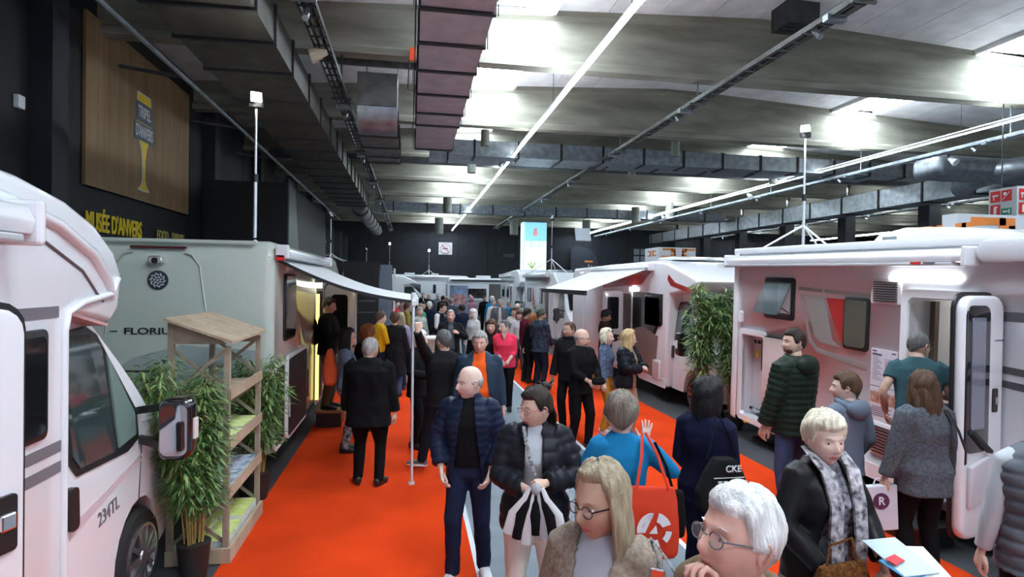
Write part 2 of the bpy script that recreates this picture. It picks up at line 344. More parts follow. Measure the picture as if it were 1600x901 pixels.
# wall features at far left
MB().box((0, 0, 0), (.08, .16, .2)).build('wall_box', whitemat, loc=(-5.97, 10.2, 4.9), bevel=.01, label='small white junction box on the black wall at far left', category='box')
wn = MB().box((0, 0, 0), (.05, 2.2, 2.9)).build('window_1', glassd, loc=(-5.97, 7.3, 4.9), **S)
MB().box((0, -.06, -.06), (.08, 0, 2.96)).box((0, 2.2, -.06), (.08, 2.26, 2.96)).box((0, 0, -.06), (.08, 2.2, 0)).build('window_frame', blackc, wn)
# black upper-floor box and stair structure behind the second motorhome
t = thing('upper_wall_block', 'black upper storey block projecting behind the left motorhome', 'building block', (-5.9, 18.5, 0))
MB().box((0, 0, 3.0), (2.3, 8, 5.2)).box((0, 0, 0), (1.2, 8, 3)).build('block', black, t)
MB().prism([(0, 3.0), (1.7, 3.0), (.9, 5.3), (0, 5.3)], 2.3, 2.34, 'x').build('slanted_side_panel', mat('slate_panel', (.10, .12, .12), .5), t)
t = thing('glazed_partition', 'tall dark glazed partition with white post at the left', 'partition', (-3.9, 24, 0))
for k in range(4): MB().box((0, 3.4*k, 2.6), (.04, 3.4*k+3.3, 4.9)).build('pane', glassd, t)
for k in range(5): MB().box((-.03, 3.4*k-.06, 0), (.09, 3.4*k+.04, 5)).build('post', whitemat if k == 0 else darkmetal, t)
MB().tube([(.08, 0, 3.5), (.08, 13.6, 3.5)], .03, 6).build('handrail', galv, t)
# black display wall with grey pylon behind the door of the left motorhome
t = thing('black_partition', 'black exhibition partition wall behind the left motorhome', 'partition', (-3.6, 16, 0))
for k in range(3): MB().box((.02+k*.93, 0, 0), (.93+k*.93, .12, 2.85)).build('panel', black, t)
MB().box((2.7, 1.6, 0), (2.8, 7, 2.8)).build('side_panel', black, t)
for z in (2.1, 1.8, 1.5): MB().box((.1, -.012, z), (2.7, 0, z+.03)).build('rail', mat('rail_grey', (.12, .12, .13), .4, .5), t)
t = thing('stand_pylon', 'tapering blue grey display pylon beside the black partition', 'pylon', (-.78, 17.2, 0))
MB().prism([(-.30, 0), (.30, 0), (.26, 2.8), (-.05, 2.8)], 0, .25, 'y').build('body', mat('pylon_blue', (.16, .21, .27), .5), t)
MB().box((.31, 0, 0), (.36, .25, 2.7)).build('edge_strip', whitemat, t)
# ---- back wall signs
t = thing('no_smoking_sign', 'square white no smoking sign on the black back wall', 'sign', (2.8, 48.9, 5.05))
MB().box((-.55, 0, -.5), (.55, .03, .5)).build('plate', whitemat, t)
rd = mat('sign_red', (.5, .03, .04), .5)
m = MB()
for k in range(24):
    a, b = 2*PI*k/24, 2*PI*(k+1)/24; m.bar((.4*math.cos(a), -.02, .4*math.sin(a)), (.4*math.cos(b), -.02, .4*math.sin(b)), .02, .055, up=(0, 1, 0))
m.bar((-.28, -.02, .28), (.28, -.02, -.28), .05, .05); m.build('prohibition_ring', rd, t)
MB().box((-.22, -.02, -.04), (.18, 0, .04)).build('cigarette', drk, t)
for x, z, wd in ((7.6, 4.45, .9),): MB().box((0, 0, 0), (wd, .05, .3)).build('exit_sign', mat('sign_dim', (.06, .075, .085), .5), loc=(x, 48.88, z), label='faint small exit plate on the black back wall', category='sign')
t = thing('sign_cluster', 'cluster of small white pictogram signs on the back wall at right', 'sign', (19.0, 48.91, 4.3))
for k in range(4): MB().box((.62*(k%2), 0, .62*(k//2)), (.62*(k%2)+.5, .04, .62*(k//2)+.5)).build('plate', mat('sign_dim2', (.25, .27, .3), .5), t)
# hanging safety sign box at right
t = thing('safety_sign_box', 'hanging white box sign with red fire pictograms at the right edge', 'sign', (14.25, 12.0, 4.12))
MB().box((0, 0, 0), (.62, .7, .72)).build('box', mat('sign_box_white', (.55, .58, .6), .5), t)
MB().tube([(.3, .64, .72), (.3, .64, 2.87)], .015, 6).build('hanging_rod', darkmetal, t)
grn = mat('sign_green', (.01, .25, .14), .5)
redm = mat('fire_red', (.6, .02, .015), .5)
for f in (0, 1):   # face towards the camera (-Y) and towards the aisle (-X)
    for (u, v, cm, k) in ((.05, .39, redm, 0), (.33, .39, redm, 1), (.05, .06, redm, 2), (.33, .06, grn, 3)):
        F = frameM((0, -.006, 0), (1, 0, 0), (0, 0, 1)) if f == 0 else frameM((-.006, .7, 0), (0, -1, 0), (0, 0, 1))
        MB().box((u, v, 0), (u+.25, v+(.27 if k < 3 else .16), .005), F).build('pictogram_plate', cm, t)
        m = MB()
        if k == 0: m.box((u+.05, v+.14, .005), (u+.2, v+.18, .009), F).box((u+.07, v+.05, .005), (u+.1, v+.15, .009), F)
        if k == 1: m.bar(F @ Vector((u+.04, v+.04, .007)), F @ Vector((u+.21, v+.22, .007)), .05, .004).box((u+.05, v+.15, .005), (u+.12, v+.22, .009), F)
        if k == 2: m.box((u+.09, v+.04, .005), (u+.16, v+.2, .009), F).box((u+.1, v+.2, .005), (u+.19, v+.225, .009), F)
        if k == 3: m.box((u+.04, v+.06, .005), (u+.16, v+.1, .009), F).box((u+.18, v+.03, .005), (u+.21, v+.13, .009), F)
        m.build('pictogram', whitemat, t)
# ---- floodlight masts
def flood_mast(name, lab, loc, h, face, foot=.5, rz=0, on=True, power=0):
    t = thing(name, lab, 'floodlight', loc, rz)
    MB().tube([(0, 0, .12), (0, 0, h*.5)], .022, 8).tube([(0, 0, h*.5), (0, 0, h)], .015, 8).build('mast', tripodm, t)
    MB().tube([(0, 0, h*.5-.05), (0, 0, h*.5+.05)], .032, 8).build('collar', blackp, t)
    for k in range(3):
        a = 2*PI*k/3+.5; MB().tube([(0, 0, foot*.62), (foot*math.cos(a), foot*math.sin(a), .01)], .014, 6).build('leg', tripodm, t)
    MB().cbox((0, 0, h+.05), (.16, .05, .06)).build('bracket', blackp, t)
    a, e = face; M = Matrix.Translation((0, 0, h+.15)) @ Matrix.Rotation(a, 4, 'Z') @ Matrix.Rotation(e, 4, 'X')
    MB().box((-.07, 0, -.08), (.07, .05, .08), M).build('lamp_housing', darkmetal, t)
    if on: MB().box((-.055, -.008, -.07), (.055, 0, .07), M).build('lens', lamp_flood, t)
    if power:
        ld = bpy.data.lights.new('flood_spot', 'SPOT'); ld.energy = power; ld.spot_size = R(110); ld.spot_blend = .6; ld.shadow_soft_size = .1; ld.color = (1, .95, .86)
        o = bpy.data.objects.new('flood_spot', ld); C.objects.link(o); o.parent = t; o.matrix_local = M @ Matrix.Translation((0, -.03, 0)) @ Matrix.Rotation(R(90), 4, 'X')
    return t
flood_mast('floodlight_mast', 'lit floodlight on a thin mast rising from the roof of the left motorhome', (-1.95, 8.0, 2.75), 1.75, (R(20), R(-25)), foot=.14, power=SPOT_E)
flood_mast('floodlight_mast', 'floodlight on a silver tripod mast on the roof of the right motorhome', (5.75, 8.0, 2.80), 1.75, (R(-30), R(-40)), foot=.75, power=SPOT_E)
flood_mast('floodlight_mast', 'unlit floodlight tripod standing on the black partition roof at left', (-2.4, 18.8, 2.85), 1.35, (R(60), R(-30)), on=False)
flood_mast('floodlight_mast', 'distant lit floodlight above the white motorhomes at the far wall', (1.25, 41, 2.81), 1.5, (0, 0), power=SPOT_E)
flood_mast('floodlight_mast', 'distant lit floodlight left of the grey pylon top', (-1.4, 41.2, 2.81), 1.9, (0, 0))
flood_mast('floodlight_mast', 'unlit small floodlight left of the distant lit one', (-2.5, 35.2, 2.71), 1.3, (R(60), R(-30)), on=False)
flood_mast('floodlight_mast', 'thin floodlight mast between the tall poster and the awning', (5.15, 21.5, 2.75), 1.9, (R(-60), R(-30)), foot=.8, on=False)
# ================================================================ MOTORHOMES
def rr(x0, z0, x1, z1, r=.05, n=4):
    out = []
    for cx, cz, a0 in ((x1-r, z1-r, 0), (x0+r, z1-r, 90), (x0+r, z0+r, 180), (x1-r, z0+r, 270)):
        for k in range(n+1):
            a = R(a0+90*k/n); out.append((cx+r*math.cos(a), cz+r*math.sin(a)))
    return out
def prism_obj(name, poly, y0, y1, m, parent=None, bevel=0, axis='y', smooth=35, seg=3, **kw):
    return MB().prism(poly, y0, y1, axis).build(name, m, parent, smooth, bevel, seg, **kw)
def cut(o, boxes):
    for lo, hi in boxes:
        me = MB().box(lo, hi).mesh('cutter', whitemat); c = link('cutter', me)
        c.parent = o.parent; md = o.modifiers.new('b', 'BOOLEAN'); md.operation = 'DIFFERENCE'; md.object = c; md.solver = 'EXACT'
        bpy.context.view_layer.update()
        new = bpy.data.meshes.new_from_object(o.evaluated_get(bpy.context.evaluated_depsgraph_get()))
        o.modifiers.clear(); o.data = new; bpy.data.objects.remove(c)
def vehicle(name, label, loc, rz, cat='motorhome', pitch=0, group=None):
    t = thing(name, label, cat, loc, 0, group); t.rotation_euler = Euler((0, R(pitch), R(rz))); bpy.context.view_layer.update(); return t
# the right side of a vehicle is at local y=-w/2; plates are built outwards from it
def plate(name, poly, w, d0, d1, m, par, bevel=0): return prism_obj(name, poly, -w/2-d1, -w/2-d0, m, par, bevel, seg=2)
def framed_window(par, w, x0, z0, x1, z1, r=.06, glass=glassd, fr=blackp, b=.035):
    f = plate('window_frame', rr(x0, z0, x1, z1, r), w, -.002, .022, fr, par, .006)
    plate('window_pane', rr(x0+b, z0+b, x1-b, z1-b, r), w, .022, .032, glass, f)
    return f
tyre = rubber; rimm = mat('alloy_rim', (.5, .5, .52), .25, .9)
def wheel(par, x, y, r=.34, wd=.22):
    o = MB().tube([(x, y-wd/2, r), (x, y-wd/2+.03, r), (x, y+wd/2-.03, r), (x, y+wd/2, r)], [r-.03, r, r, r-.03], 28).build('wheel', tyre, par, smooth=40)
    s = -1 if y < 0 else 1; yo = y+s*wd/2
    MB().tube([(x, yo-s*.05, r), (x, yo+s*.004, r)], r*.66, 24).build('rim_well', blackp, o, smooth=40)
    m = MB()
    for k in range(10): a = 2*PI*k/10; m.bar((x+.03*math.cos(a), yo+s*.015, r+.03*math.sin(a)), (x+r*.66*math.cos(a), yo+s*.01, r+r*.66*math.sin(a)), .035, .02, up=(0, 1, 0))
    m.tube([(x, yo, r), (x, yo+s*.03, r)], .055, 12)
    for k in range(20):
        a, b = 2*PI*k/20, 2*PI*(k+1)/20; m.bar((x+r*.65*math.cos(a), yo+s*.012, r+r*.65*math.sin(a)), (x+r*.65*math.cos(b), yo+s*.012, r+r*.65*math.sin(b)), .02, .02, up=(0, 1, 0))
    m.build('rim', rimm, o); return o
nar = .09
def warp_cab(me, x0, hw, L):
    n = len(me.vertices); co = np.empty(n*3); me.vertices.foreach_get('co', co); co = co.reshape(-1, 3)
    z = co[:, 2]; x = co[:, 0]-x0
    tz = np.clip((z-1.05)/1.25, 0, 1); nx = np.clip((x-.9)/(L-.9), 0, 1.05)
    co[:, 1] *= (1-.16*tz**1.4)*(1-nar*nx**2.2)
    fr = np.abs(co[:, 1])/hw
    co[:, 0] -= np.clip(x/L, 0, 1)**2*.26*fr**2.5
    me.vertices.foreach_set('co', co.ravel()); me.update()
def cabside(x, z, hw, L):
    tz = min(max((z-1.05)/1.25, 0), 1); nx = min(max((x-.9)/(L-.9), 0), 1.05)
    y = hw*(1-.16*tz**1.4)*(1-nar*nx**2.2); return y, (min(max(x/L, 0), 1))**2*.26*(y/hw)**2.5
def cab(par, x0, hw=1.0, top=2.2, paint=None, L=2.0, interior=True):
    """van cab; x0 = its rear, nose at x0+L"""
    paint = paint or whitem
    a = [(0, .32), (.62, .32)]
    wc = 1.08
    for k in range(0, 11):
        t = PI-PI*k/10; a.append((wc+.43*math.cos(t), .36+.43*math.sin(t)))
    a += [(1.62, .30), (1.96, .30), (2.0, .42), (2.0, .78), (1.93, 1.0), (1.80, 1.12), (1.36, 1.36), (.52, top-.05), (.3, top), (0, top)]
    m = MB(); N = 10; pts = [(x0+p[0]*L/2.0, p[1]) for p in a]
    n = len(pts); 
    rings = [[Vector((p[0], -hw+2*hw*k/N, p[1])) for p in pts] for k in range(N+1)]
    m.loft(rings)
    bm = m.bm
    for z in (.55, .8, 1.05, 1.2, 1.4, 1.6, 1.8, 2.0):
        bmesh.ops.bisect_plane(bm, geom=bm.verts[:]+bm.edges[:]+bm.faces[:], plane_co=(0, 0, z), plane_no=(0, 0, 1))
    for x in (.3, .6, .9, 1.2, 1.5, 1.75):
        bmesh.ops.bisect_plane(bm, geom=bm.verts[:]+bm.edges[:]+bm.faces[:], plane_co=(x0+x, 0, 0), plane_no=(1, 0, 0))
    me = m.mesh('cab', paint, 42); warp_cab(me, x0, hw, L)
    c = link('cab', me, par)
    def sp(name, poly, m_, off=.012, side=-1, par_=None):
        vs = []; k = len(poly)
        for d in (off, -.01):
            for p in poly:
                y, dx = cabside(p[0], p[1], hw, L); vs.append(Vector((x0+p[0]-dx, side*(y+d), p[1])))
        q = MB(); q._add(vs, [tuple(range(k)), tuple(reversed(range(k, 2*k)))]+[(i, (i+1)%k, (i+1)%k+k, i+k) for i in range(k)])
        bmesh.ops.triangulate(q.bm, faces=[f for f in q.bm.faces if len(f.verts) > 4])
        return q.build(name, m_, par_ or c)
    for s in (-1, 1):
        w_ = sp('side_window_frame', [(.08, 1.30), (.16, 1.20), (.82, 1.17), (1.02, 1.22), (1.02, 1.42), (.60, 1.98), (.48, 2.04), (.14, 2.02), (.08, 1.94)], blackp, .012, s)
        sp('side_window', [(.12, 1.32), (.18, 1.24), (.62, 1.22), (.62, 1.90), (.46, 2.0), (.15, 1.98)], mat('cab_glass', (.03, .05, .05), .05, coat=1), .02, s, w_)
        sp('quarter_window', [(.68, 1.23), (.96, 1.26), (.97, 1.40), (.68, 1.84)], mat('cab_glass2', (.16, .24, .22), .06, coat=1), .02, s, w_)
        sp('door_handle', rr(.03, .92, .12, 1.16, .03), blackp, .035, s)
        sp('door_seam', [(1.02, .78), (1.03, .78), (1.10, 1.18), (1.085, 1.18)], blackp, .003, s)
        sp('door_seam', [(.0, .40), (.012, .40), (.012, 2.05), (.0, 2.05)], blackp, .003, s)
    # windscreen
    q = MB(); ys = [-.88+1.76*k/8 for k in range(9)]
    def wp(t, y): 
        x, z = .60+(1.30-.60)*t, (top-.14)+(1.42-top+.14)*t
        tz = min(max((z-1.05)/1.25, 0), 1); f = 1-.16*tz**1.4
        return Vector((x0+x*L/2-(x/L)**2*.26*abs(y*f/hw)**2.5+.022, y*f*hw/1.0, z+.022))
    for i in range(8):
        for t0, t1 in ((0, .33), (.33, .66), (.66, 1)): q._add([wp(t0, ys[i]), wp(t1, ys[i]), wp(t1, ys[i+1]), wp(t0, ys[i+1])], [(0, 1, 2, 3)])
    bmesh.ops.remove_doubles(q.bm, verts=q.bm.verts, dist=.001); q.build('windscreen', glassd, c, smooth=40)
    for s in (-1, 1):
        mm = MB().bar((x0+1.0, s*(hw-.04), 1.40), (x0+.93, s*(hw+.17), 1.44), .05, .05); mm.build('mirror_arm', blackp, c); mm = MB().bar((x0+1.0, s*(hw-.04), 1.20), (x0+.93, s*(hw+.17), 1.17), .05, .05)
        mm.build('mirror_arm', blackp, c)
        hd = MB().prism(rr(-.11, 1.06, .11, 1.50, .07), 0, .16, 'x').build('mirror_housing', mat('mirror_black', (.01, .01, .011), .12, coat=1), c, 40, .03, 3); hd.location = (x0+.88, s*(hw+.25), 0)
        MB().prism(rr(-.09, 1.10, .09, 1.46, .05), -.006, .004, 'x').build('mirror_glass', mat('mirror_glass', (.45, .5, .55), .03, 1), hd)
        MB().box((.05, s*.10, 1.2), (.12, s*.125, 1.35)).build('indicator', mat('indicator', (.75, .7, .68), .2), hd, bevel=.008)
        MB().prism([(x0+1.72, .80), (x0+1.92, .78), (x0+1.80, 1.02), (x0+1.45, 1.14)], s*(hw*.80), s*(hw*.86), 'y').build('headlamp', mat('headlamp', (.5, .52, .55), .1, .4, coat=1), c, 40, .01)
    MB().box((x0+1.88, -.55, .5), (x0+2.02, .55, .86)).build('grille', blackp, c, bevel=.03)
    wheel(par, x0+wc*L/2, -hw+.13); wheel(par, x0+wc*L/2, hw-.13)
    return c
def awning_box(par, w, x0, x1, z=2.74, d=.13, h=.15, tilt=0):
    a = MB().prism([(-w/2-.01, z-h/2), (-w/2-d, z-h/2+.02), (-w/2-d-.01, z), (-w/2-d+.02, z+h/2-.02), (-w/2-.01, z+h/2)], x0, x1, 'x').build('awning_case', whitem, par, 30, .012)
    MB().box((x0+.02, -w/2-d-.02, z-h/2-.02), (x1-.1, -w/2-.03, z-h/2+.015)).build('front_rail', mat('rail_silver', (.6, .61, .64), .3, .4), a, bevel=.008)
    for x in (x0-.02, x1): MB().box((x, -w/2-d-.03, z-h/2-.03), (x+.05, -w/2, z+h/2+.01)).build('end_cap', whitem, a, bevel=.02)
    return a
def bodyshell(par, prof, w, m, bev=.06, name='body'):
    return prism_obj(name, prof, -w/2, w/2, m, par, bev, seg=4, smooth=38)

silver = mat('body_silver', (.56, .57, .60), .42, 0, coat=.15)
bodyg = mat('body_green_cast', (.52, .58, .52), .3, coat=.5)  # green cast of the hall lighting painted into the body colour
greyband = mat('decal_grey', (.16, .15, .17), .4); deepred = mat('decal_red', (.35, .02, .02), .35, coat=.4); decald = mat('decal_dark', (.05, .05, .06), .35)
decalbeige = mat('decal_taupe', (.23, .21, .20), .4)
pinkglass = mat('rooflight_lip', (.62, .42, .42), .35)

# ---------------- near left motorhome with overcab nose
W = 2.26
t = vehicle('motorhome', 'white overcab motorhome nearest the camera at the left edge', (-1.84-W/2, 0, 0), 90)
L1 = t
bodyshell(t, [(-2, .42), (3.62, .42), (3.62, 2.08), (3.66, 2.16), (4.1, 2.06), (4.2, 2.14), (4.24, 2.36), (4.13, 2.52), (3.9, 2.66), (3.6, 2.76), (3.2, 2.83), (2.2, 2.9), (-2, 2.9)], W, whitem, .07)
# sculpted roof rail and alcove contour ribs
c0 = [(1.0, 2.80), (2.4, 2.76), (3.1, 2.70), (3.5, 2.62), (3.85, 2.48), (4.02, 2.34), (4.10, 2.22)]
MB().tube([(x, -W/2-.004, z) for x, z in c0], [.035]*6+[.02], 8).build('roof_contour_rib', whitem, t, smooth=60)
MB().tube([(x-.10, -W/2-.002, z-.10) for x, z in c0[1:-1]]+[(3.98, -W/2-.002, 2.20)], .009, 6).build('contour_seam', mat('seam', (.12, .10, .11), .5), t)
MB().tube([(4.16, -W/2-.002, 2.34), (4.08, -W/2-.004, 2.24), (3.75, -W/2-.004, 2.20), (3.60, -W/2-.004, 2.15), (3.57, -W/2-.004, 2.05), (3.57, -W/2-.004, .5)], .022, 8).build('trim_rib', whitem, t, smooth=60)
prism_obj('alcove_underside', [(3.66, 2.14), (4.1, 2.04), (4.12, 2.055), (3.68, 2.16)], -W/2+.03, W/2-.03, pinkglass, t)
aw = awning_box(t, W, -1.5, 3.02, 2.60, .16, .17)
plate('decal_stripe', [(1.0, 2.13), (3.52, 2.13), (3.52, 2.19), (1.0, 2.19)], W, -.001, .004, greyband, t)
for z in (1.30, 1.41): plate('decal_stripe', [(3.0, z), (3.55, z+.0), (3.55, z+.06), (3.0, z+.06)], W, -.001, .004, greyband, t)
framed_window(t, W, 3.10, 1.52, 3.40, 2.08, .04)
cab(t, 3.62, 1.10, 2.16, L=1.92)
for k, (x, z) in enumerate(((.0, 1.40), (.0, 1.28), (.035, 1.46), (.04, 1.34))):
    yq = cabside(.05, z+.05, 1.10, 1.92)[0]; MB().box((3.625+x, -yq-.006, z), (3.625+x+.045, -yq+.02, z+.045)).build('decal_square', greyband, t)
text('model_number', "234TL", .13, greyband, t, frameM((4.14, -1.104, .86), (1, 0, .12), (-.12, 0, 1)), sx=.8)
plate('fuel_stripe', [(3.70, .86), (4.55, 1.05), (4.62, 1.10), (3.70, .93)], 2.20, -.001, .003, mat('decal_rose', (.62, .52, .55), .35), t)
# its open entrance door leaf
d = vehicle('caravan_door', 'open white entrance door leaf of the nearest left motorhome with dark window', (-1.80, 3.12, 0), -108, 'door')
prism_obj('leaf', rr(0, .35, .62, 2.2, .12), 0, .045, whitem, d, .015)
prism_obj('door_window', rr(.18, .98, .56, 2.12, .09), .04, .052, glassd, d)
prism_obj('door_window', rr(.18, .98, .56, 2.12, .09), -.008, .004, glassd, d)
prism_obj('seal', rr(-.02, .33, .64, 2.23, .13), .012, .022, blackp, d)
for y_ in (-.03, .045): 
    h_ = MB().prism(rr(.05, 1.10, .15, 1.36, .02), y_, y_+.02, 'y').build('handle_recess', blackp, d, bevel=.004)
    MB().box((.06, y_-.01, 1.2), (.135, y_+.03, 1.28)).build('handle', chrome, h_, bevel=.01)

# ---------------- second left motorhome (rear view, entrance door with lit interior, awning out)
W = 2.38
t = vehicle('motorhome', 'pale motorhome, green light cast painted in, seen from behind with its awning out on the left', (-2.69, 7.0, 0), 90)
L2 = t
b = bodyshell(t, [(.05, .34), (5.6, .34), (5.6, 2.2), (6.3, 2.3), (6.3, 2.5), (5.6, 2.78), (.1, 2.78), (0, 2.6), (.0, .8)], W, bodyg, .10)
cut(b, [((3.0, -1.25, .35), (3.62, -.1, 2.14)), ((.10, -1.25, .42), (.58, -.5, 1.34))])
cab(t, 5.5, 1.0, 2.2)
rear = lambda name, poly, d0, d1, m, par=t, bevel=0: MB().prism(poly, -d1, -d0, 'x').build(name, m, par, bevel=bevel)   # polys in (y, z) on the rear face
# rear face: third brake light, camera, wheel emblem, creases, lettering, swoosh, number plate, lamps
rear('brake_light', rr(-.28, 2.665, .28, 2.69, .01), -.02, .012, mat('brake_light', (.08, .01, .01), .3))
rc = rear('reversing_camera', rr(-.07, 2.50, .07, 2.58, .03), -.01, .10, chrome, bevel=.01)
MB().prism(rr(-.03, 2.50, .03, 2.56, .02), -.106, -.10, 'x').build('camera_lens', blackp, rc)
m = MB(); n = 28
m.tube([(-.004, 0, 2.32), (-.014, 0, 2.32)], .105, 28); we = m.build('round_emblem', drk, t)
m = MB()
for rad, cnt, s_ in ((.078, 10, .022), (.042, 7, .016)):
    for k in range(cnt):
        a = 2*PI*k/cnt; m.bar((-.017, rad*math.cos(a), 2.32+rad*math.sin(a)), (-.017, (rad-s_)*math.cos(a+.5), 2.32+(rad-s_)*math.sin(a+.5)), .014, .006, up=(1, 0, 0))
m.tube([(-.014, 0, 2.32), (-.018, 0, 2.32)], .012, 8); m.build('emblem_petals', bodyg, we)
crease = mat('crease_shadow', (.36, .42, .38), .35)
for s in (-1, 1):
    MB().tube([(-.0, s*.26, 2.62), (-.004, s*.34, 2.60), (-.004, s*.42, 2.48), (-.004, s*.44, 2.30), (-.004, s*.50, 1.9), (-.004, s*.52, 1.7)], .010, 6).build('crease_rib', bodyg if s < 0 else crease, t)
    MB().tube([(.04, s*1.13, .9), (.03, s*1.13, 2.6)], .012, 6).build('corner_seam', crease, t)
lt = mat('lettering_black', (.02, .025, .03), .4)
text('lettering', "FLORIUM", .10, lt, t, frameM((-.006, .045, 1.765), (0, -1, 0), (0, 0, 1)), sx=1.42, bold=True)
rear('lettering_dash', [(.40, 1.76), (.47, 1.76), (.47, 1.772), (.40, 1.772)], -.01, .006, lt)
rear('grey_swoosh', [(.60, .95), (.60, 1.20), (.25, 1.48), (-.25, 1.62), (-1.05, 1.55), (-1.05, .95)], -.01, .004, mat('swoosh', (.33, .39, .38), .35))
rear('plate_recess', rr(-.45, 1.05, .30, 1.30, .03), -.01, .008, mat('swoosh2', (.28, .33, .32), .4))
rear('handle_bar', rr(-.2, 1.33, .5, 1.345, .005), -.01, .02, blackp)
rear('bumper', rr(-1.15, .38, 1.15, .72, .08), -.06, .05, bodyg, bevel=.02)
for s in (-1, 1): rear('tail_lamp', rr(s*1.02-.08, .75, s*1.02+.08, 1.25, .04), -.03, .02, mat('tail_red', (.35, .02, .02), .15, coat=1), bevel=.01)
rear('roof_ladder_strip', rr(-1.0, 2.74, 1.0, 2.77, .01), -.05, .01, bodyg)
# right side
framed_window(t, W, .50, 1.60, 1.20, 2.42, .07)
plate('door_surround', rr(2.90, .32, 3.72, 2.24, .1), W, -.004, .018, bodyg, t)
plate('door_opening', rr(2.98, .36, 3.64, 2.16, .08), W, .0, .021, mat('interior_dark', (.05, .045, .03), .6), t)
MB().box((2.93, -W/2-.06, .42), (3.01, -W/2-.015, 2.12)).build('lit_door_strip', mat('strip_light', (1, .9, .3), .4, emit=1.6, ecol=(1, .86, .25)), t)
MB().box((2.74, -W/2-.12, 2.22), (2.86, -W/2, 2.30)).build('exterior_lamp', mat('ext_lamp', (1, 1, 1), emit=8, ecol=(1, .95, .8)), t)
h1 = plate('hatch_frame', rr(.06, .38, .62, 1.38, .08), W, -.01, .014, whitemat, t)
plate('hatch_interior', rr(.11, .43, .57, 1.33, .06), W, .010, .016, black, h1)
MB().box((.14, -W/2-.012, .95), (.5, -W/2+.0, 1.12)).build('water_tank', whitemat, t)
h2 = plate('service_panel', rr(.70, .36, 2.05, 1.40, .08), W, .0, .03, whitemat, t)
plate('panel_insert', rr(.74, .40, 2.01, 1.36, .06), W, .03, .036, black, h2)
for x_ in (.70, 2.02): MB().tube([(x_, -W/2-.05, 1.05), (x_, -W/2-.05, .65)], .012, 6).build('gas_strut', chrome, h2)
plate('brown_swoosh', [(2.0, .5), (2.9, .45), (2.9, 1.6), (2.3, 1.2)], W, -.001, .004, mat('decal_bronze', (.30, .17, .12), .3, coat=.5), t)
aw = awning_box(t, W, .05, 3.75, 2.67, .12, .12)
MB().box((.03, -W/2-.10, 2.56), (.10, -W/2-.01, 2.62)).build('red_end_light', redm, t)
# door leaf swung out
d = vehicle('caravan_door', 'open white entrance door leaf with dark window on the left motorhome', (-1.47, 10.75, 0), -20, 'door')
prism_obj('leaf', rr(0, .55, .60, 2.28, .12), 0, .05, whitem, d, .015)
prism_obj('door_window', rr(.14, 1.25, .44, 2.1, .06), -.006, .056, glassd, d)
prism_obj('seal', rr(-.015, .54, .615, 2.30, .12), .018, .028, blackp, d)
MB().cbox((.55, -.02, 1.3), (.06, .03, .2)).build('handle', blackp, d, bevel=.006)
# awning fabric with front bar and support leg
t = thing('awning', 'white fabric awning sloping from the left motorhome to a pole on the carpet', 'awning', (-1.6, 7.2, 2.64))
fab = mat('awning_fabric', (.62, .63, .64), .8)
m = MB(); N = 10
def awp(u, v): return Vector((u*1.66, v*3.4, -.52*u-.10*math.sin(PI*u)))
rings = [[awp(i/N, 0), awp(i/N, 1), awp(i/N, 1)-Vector((0, 0, .008)), awp(i/N, 0)-Vector((0, 0, .008))] for i in range(N+1)]
m.loft(rings).build('fabric', fab, t, smooth=60)
MB().box((1.62, -.05, -.58), (1.70, 3.45, -.49)).build('front_bar', tripodm, t, bevel=.01)
m = MB(); 
for i in range(N): m.bar(awp(i/N, 0)-Vector((0, .02, .02)), awp((i+1)/N, 0)-Vector((0, .02, .02)), .025, .035)
m.build('edge_hem', blackp, t)
m = MB(); m.bar((0, 3.3, -.08), (.8, 2.6, -.40), .03, .03).bar((.8, 2.6, -.40), (1.6, 3.3, -.55), .03, .03).build('folding_arm', galv, t)
MB().cbox((1.645, -.06, -.55), (.06, .04, .07)).build('pole_joint', tripodm, t, bevel=.01)
MB().tube([(1.645, -.25, -2.63), (1.64, -.1, -1.3), (1.64, -.03, -.55)], [.017, .017, .022], 10).cbox((1.645, -.25, -2.625), (.07, .1, .02)).build('support_pole', tripodm, t, smooth=40)
# wooden-ish entry step
t = thing('entry_step', 'dark folding entry step below the lit door of the left motorhome', 'step', (-1.46, 9.75, .012))
MB().box((0, 0, .22), (.42, .62, .27)).build('tread', mat('step_wood', (.25, .14, .05), .5), t, bevel=.01)
MB().box((.02, .02, 0), (.40, .60, .22)).build('riser', blackp, t)

# ---------------- near right motorhome
W = 2.34
t = vehicle('motorhome', 'silver and white motorhome with red decal and open garage at the right', (5.0+W/2, 8.6, 0), -90, pitch=1.3)
R1v = t
b = bodyshell(t, [(.0, .36), (.25, .30), (1.2, .30), (1.3, .40), (5.0, .42), (5.0, 2.1), (5.9, 2.2), (5.9, 2.6), (4.9, 2.90), (.12, 2.90), (.0, 2.76)], W, silver, .06)
cut(b, [((3.28, -1.3, .5), (3.98, .35, 2.33)), ((.24, -1.3, .42), (.80, -.1, 1.62)), ((.24, -1.3, .42), (.80, -.1, 1.62))][:2])
MB().prism([(-W/2+.002, .30), (-W/2-.02, .34), (-W/2-.02, 2.86), (-W/2+.002, 2.90)], -.03, .10, 'x').build('rear_corner_post', whitem, t, 30, .01)
cab(t, 4.9, 1.02, 2.2)
wheel(t, 1.62, -W/2+.14)
aw = awning_box(t, W, -.06, 3.98, 2.745, .15, .15)
MB().box((3.45, -W/2-.181, 2.668), (3.56, -W/2-.165, 2.69)).build('red_badge', redm, aw)
MB().box((3.60, -W/2-.181, 2.668), (3.72, -W/2-.165, 2.685)).build('grey_badge', greyband, aw)
MB().box((-.05, -W/2-.02, 2.84), (4.1, -W/2+.1, 2.93)).build('roof_rail', whitem, t, 30, .02)
